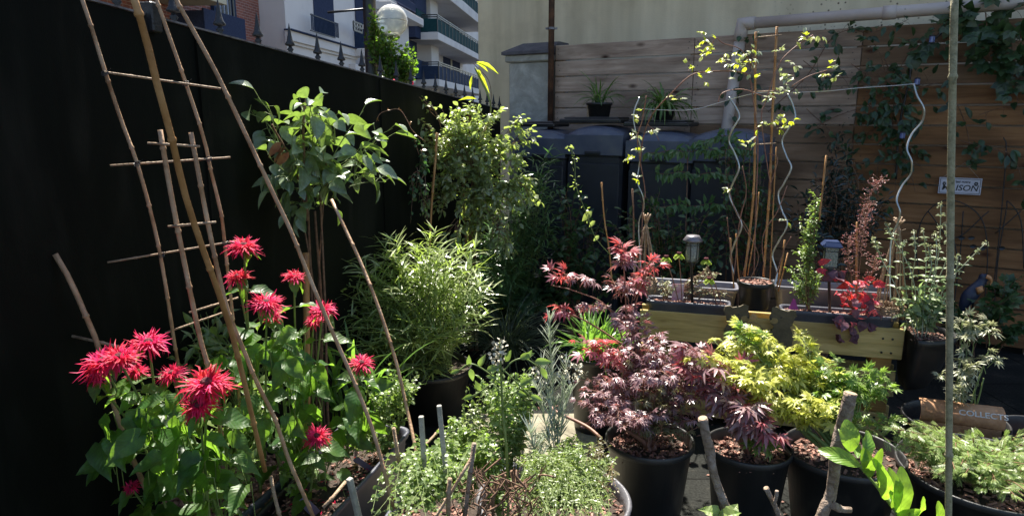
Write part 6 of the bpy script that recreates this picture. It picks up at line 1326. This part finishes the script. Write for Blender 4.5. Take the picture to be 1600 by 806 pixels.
# sage in hanging planter
b=hc+pd*.08+V((0,0,zr-.03)); Yp=b.y
T=empty('tall_sage',b,'tall grey green sage with whorled buds on upright stems in the half round planter','plant')
sb=MB(); lb=MB(); hb=MB()
for pts in ([(1445,530),(1460,440),(1468,380),(1470,320)],[(1440,530),(1445,450),(1447,400),(1442,360)],[(1435,530),(1425,450),(1430,400),(1428,362)],[(1430,530),(1415,450),(1410,390),(1412,378)],[(1450,530),(1462,450),(1480,400),(1478,350)],[(1425,530),(1400,450),(1375,400),(1366,372)],[(1450,525),(1475,450),(1500,420),(1540,380)],[(1440,520),(1455,450),(1463,400),(1462,365)],[(1438,520),(1425,430),(1400,380),(1385,350)],[(1448,520),(1440,470),(1455,420),(1450,385)],[(1446,525),(1470,480),(1490,440),(1497,400)]):
    q=crv([P(x,y,Yp+U(-.06,.06)) for x,y in pts],7); sb.tube(q,.0024,5)
    for i in range(3,len(q)-1,2):
        an=U(0,PI); L_=.055*(1.25-.9*i/len(q))
        for s in (0,PI): leaf(lb,q[i],V((math.cos(an+s),math.sin(an+s),.25)),V((0,-.3,1)),L_*U(.8,1.2),L_*.42,'ovate')
    for i in (len(q)-1,len(q)-3,len(q)-5):
        for j in range(12): e=q[i]+rv(.011); leaf(hb,e,rv(1),rv(1),.011,.009,'round')
obj('stem',sb,M['stempale'],T,True); obj('foliage',lb,M['l_sage'],T,True); obj('blossoms',hb,M['l_vari'],T)
foliage(T,[(1445,500,Yp,28,18,.08),(1425,470,Yp,30,25,.08),(1455,460,Yp,28,25,.08)],b,26,6,'ovate',18,.55,M['l_sage'],M['stempale'],part='lower_foliage',stempart='twig',trunk=False)
# ================================================================ foreground herbs
def herb(lab,lumps,base,ntw,per,kind,L_,wr,mat,name,stem='stemg',**k):
    T=empty(name,base,lab,'herb',k.pop('group',None)); foliage(T,lumps,base,ntw,per,kind,L_,wr,M[mat],M[stem],**k); return T
b=V((cb.x,cb.y,.27))
herb('sprawling oregano with tiny pale green leaves spilling over the low herb planter',[(670,740,1.75,50,40,.12),(620,760,1.7,40,28,.1),(700,690,1.95,45,32,.12),(668,712,1.95,30,18,.1),(735,690,2.05,30,22,.12),(700,760,1.65,55,30,.1),(610,790,1.6,45,14,.08),(760,700,1.9,35,30,.1),(655,800,1.55,60,14,.1),(715,652,2.15,22,12,.08),(640,710,1.9,22,35,.1),(720,735,1.85,35,28,.1),(650,770,1.68,40,22,.1),(570,800,1.6,30,12,.08),],b,180,9,'round',10.5,.85,'l_small','oregano',both=True,trunk=False,hubk=.3,sr=.0013,start=.1)
herb('loose marjoram stems with small cream buds rising behind the leaning cane and trough',[(620,640,2.5,25,30,.1),(600,600,2.55,35,35,.1),(640,600,2.6,30,25,.1),(610,680,2.4,18,20,.08),(570,650,2.45,25,25,.08)],V((P(600,720,2.5).x,2.5,.3)),60,9,'round',9,.8,'l_small','marjoram',both=True,trunk=False,hubk=.4,sr=.0013)
herb('straggly marjoram shoots crossing the soil of the grey trough',[(575,670,2.4,35,22,.06),(530,680,2.3,30,22,.06),(455,745,2.0,25,30,.06),(600,690,2.45,25,18,.06),(475,720,2.05,20,22,.05)],V((ce.x,ce.y+.05,.41)),42,7,'round',11,.75,'l_small','marjoram',both=True,trunk=False,hubk=.5,sr=.0015)
herb('tall mint stems with seed heads to the right of the oregano, beside the lit paving',[(780,600,2.1,35,30,.1),(800,640,2.1,30,30,.1),(820,610,2.15,25,40,.1),(765,700,1.95,28,40,.08),(755,590,2.2,25,15,.06),(775,745,1.85,30,22,.08)],V((P(790,790,1.9).x,1.95,.25)),110,9,'ovate',13,.5,'l_small','mint',trunk=False,hubk=.4,sr=.0016,both=True)
# tall green stem at 800
b=V((P(795,780,1.85).x,1.9,.28)); T=empty('tall_green_stem',b,'single thick green stem with spreading leafy side shoots in front of the dark paving','plant')
sb=MB(); sb.tube(crv([b,P(792,720,1.85),P(786,650,1.85),P(783,590,1.85),P(781,535,1.85)],6),[.005*(1-.5*j/24) for j in range(25)],8)
for pts in ([(783,600),(760,580),(735,568),(715,580)],[(784,620),(770,600),(750,612),(735,620)],[(783,585),(800,565),(820,560),(840,572)],[(785,640),(805,615),(815,600)],[(783,575),(800,590),(830,620)]): sb.tube(crv([P(x,y,1.84) for x,y in pts],4),.0022,5)
obj('stem',sb,M['stemg'],T,True); mb=MB()
for x,y,dx,dz,L_ in ((733,572,0,1,14),(735,575,.2,-1,16),(748,572,.5,1,16),(760,578,1,.4,18),(812,560,1,.5,18),(835,565,1,.1,20),(822,562,.5,1,14),(740,618,-1,-.2,14),(750,610,-.4,1,14),(812,600,1,.6,18),(828,618,1,-.3,16),(790,565,.4,1,16),(775,590,-1,.3,12),(805,612,1,-.2,14),(845,574,.6,-1,16),(718,578,-1,-.3,12)): leaf(mb,P(x,y,1.84),V((dx,-.2,dz)),V((0,-1,.5)),L_*1.4*1.85/F,L_*.62*1.85/F,'ovate')
obj('foliage',mb,M['l_small'],T,True)
mb=MB()
for i in range(90): 
    t=U(0,1); leaf(mb,P(779+U(-9,9)*(1-.4*t),530+t*50,1.85)+rv(.01),rv(1),rv(1),.012,.009,'round')
obj('seed_head',mb,M['budw'],T)
# silver curry plant in tub
b=V((cg.x-.0,cg.y+.05,.36)); T=empty('silver_plant',b,'upright silver grey plant with needle leaves and cream flower heads in the round tub','plant')
sb=MB(); lb=MB()
for pts,n in (([(868,720,2.0),(866,650,2.1),(862,580,2.15),(858,485,2.2)],160),([(870,720,2.0),(880,650,2.1),(893,600,2.12)],70),([(865,720,2.0),(850,650,2.1),(838,600,2.12)],70),([(868,720,2.0),(875,640,2.1),(885,560,2.12)],60),([(850,740,1.95),(835,700,1.98),(828,670,2.0)],60),([(868,720,2.0),(856,620,2.1),(845,565,2.15)],60)):
    q=crv([P(*p) for p in pts],9); sb.tube(q,.002,5)
    for i in range(n):
        j=U(.15,1)*(len(q)-2); a=int(j); p=q[a].lerp(q[a+1],j-a); an=U(0,2*PI); strap(lb,p,V((math.cos(an)*.7,math.sin(an)*.7,1)),U(.03,.075),.0046,U(-.3,.4),3)
obj('stem',sb,M['stempale'],T,True); obj('foliage',lb,M['l_silver'],T)
mb=MB()
for (x,y) in ((840,590),(848,600),(835,578),(905,575),(893,570),(885,580),(900,590),(880,560),(845,620),(912,585),(890,590),(872,585)):
    for j in range(14): p=P(x+U(-5,5),y+U(-5,5),2.1); leaf(mb,p,rv(1),rv(1),.010,.009,'round')
obj('flower_head',mb,M['budw'],T)
herb('dense mound of tiny yellow green thyme leaves filling the round tub',[(890,740,1.8,70,45,.14),(850,785,1.65,75,30,.12),(835,730,1.85,34,28,.1),(930,760,1.8,38,38,.1),(890,700,1.95,40,18,.08),(920,800,1.6,45,15,.08),(960,720,1.95,12,20,.05)],V((cg.x,cg.y,.34)),520,11,'kite',9,.6,'l_thyme','thyme',both=True,trunk=False,hubk=.25,sr=.0012,start=.1)
herb('silvery lavender tuft with thin leaves on the left rim of the round tub',[(835,690,2.05,22,22,.06),(850,680,2.1,20,18,.05)],V((cg.x-.1,cg.y+.12,.34)),16,12,'kite',18,.12,'l_silver','lavender',trunk=False,hubk=.2,sr=.001)
# curved red-brown stem/hose over the tub rim
mb=MB(); mb.tube(crv([P(858,632,2.35),P(872,645,2.3),P(895,655,2.25),P(920,668,2.2),P(940,685,2.15)],6),.006,7); single('bent_twig',mb,M['stemr'],'bent reddish twig lying from the silver plant to the back rim of the round tub','twig',None,True)

# tangle of dry stems in the front
T=empty('dry_stems',V((cb.x+.12,cb.y+.02,.28)),'tangle of thin dry brown stems and twigs between the oregano and the round tub','dead stems'); T['kind']='stuff'
mb=MB()
for i in range(75):
    a=P(U(715,835),U(745,815),U(1.58,1.75)); d=V((U(-.8,1),U(-.5,.5),U(.1,1.1))).normalized(); L_=U(.03,.10); mb.tube(crv([a,a+d*L_*.5+rv(.012),a+d*L_],4),U(.0010,.0030),4,False)
obj('stem',mb,M['twig'],T,True)

# more airy herbs linking the front planters
T=empty('flowering_marjoram',V((P(730,760,2.0).x,2.0,.28)),'airy marjoram with upright bud topped stems between the tallest grey stake and the green stem','herb')
foliage(T,[(735,650,2.15,24,24,.08),(715,690,2.05,28,24,.08),(755,650,2.1,18,30,.08),(745,612,2.2,20,14,.06)],V((P(730,760,2.0).x,2.0,.28)),60,8,'ovate',10,.6,M['l_thyme'],M['stemg'],trunk=False,hubk=.3,sr=.0014,both=True,arch=.05)
T=empty('low_thyme',V((P(960,760,1.8).x,1.8,.34)),'reddish brown wiry thyme hugging the right rim of the round tub','herb')
foliage(T,[(945,700,1.95,22,22,.06),(960,760,1.75,16,35,.06),(925,690,2.0,22,14,.06)],V((cg.x+.12,cg.y,.34)),40,10,'kite',8,.5,M['l_gmar'],M['twig'],trunk=False,hubk=.3,sr=.0012)
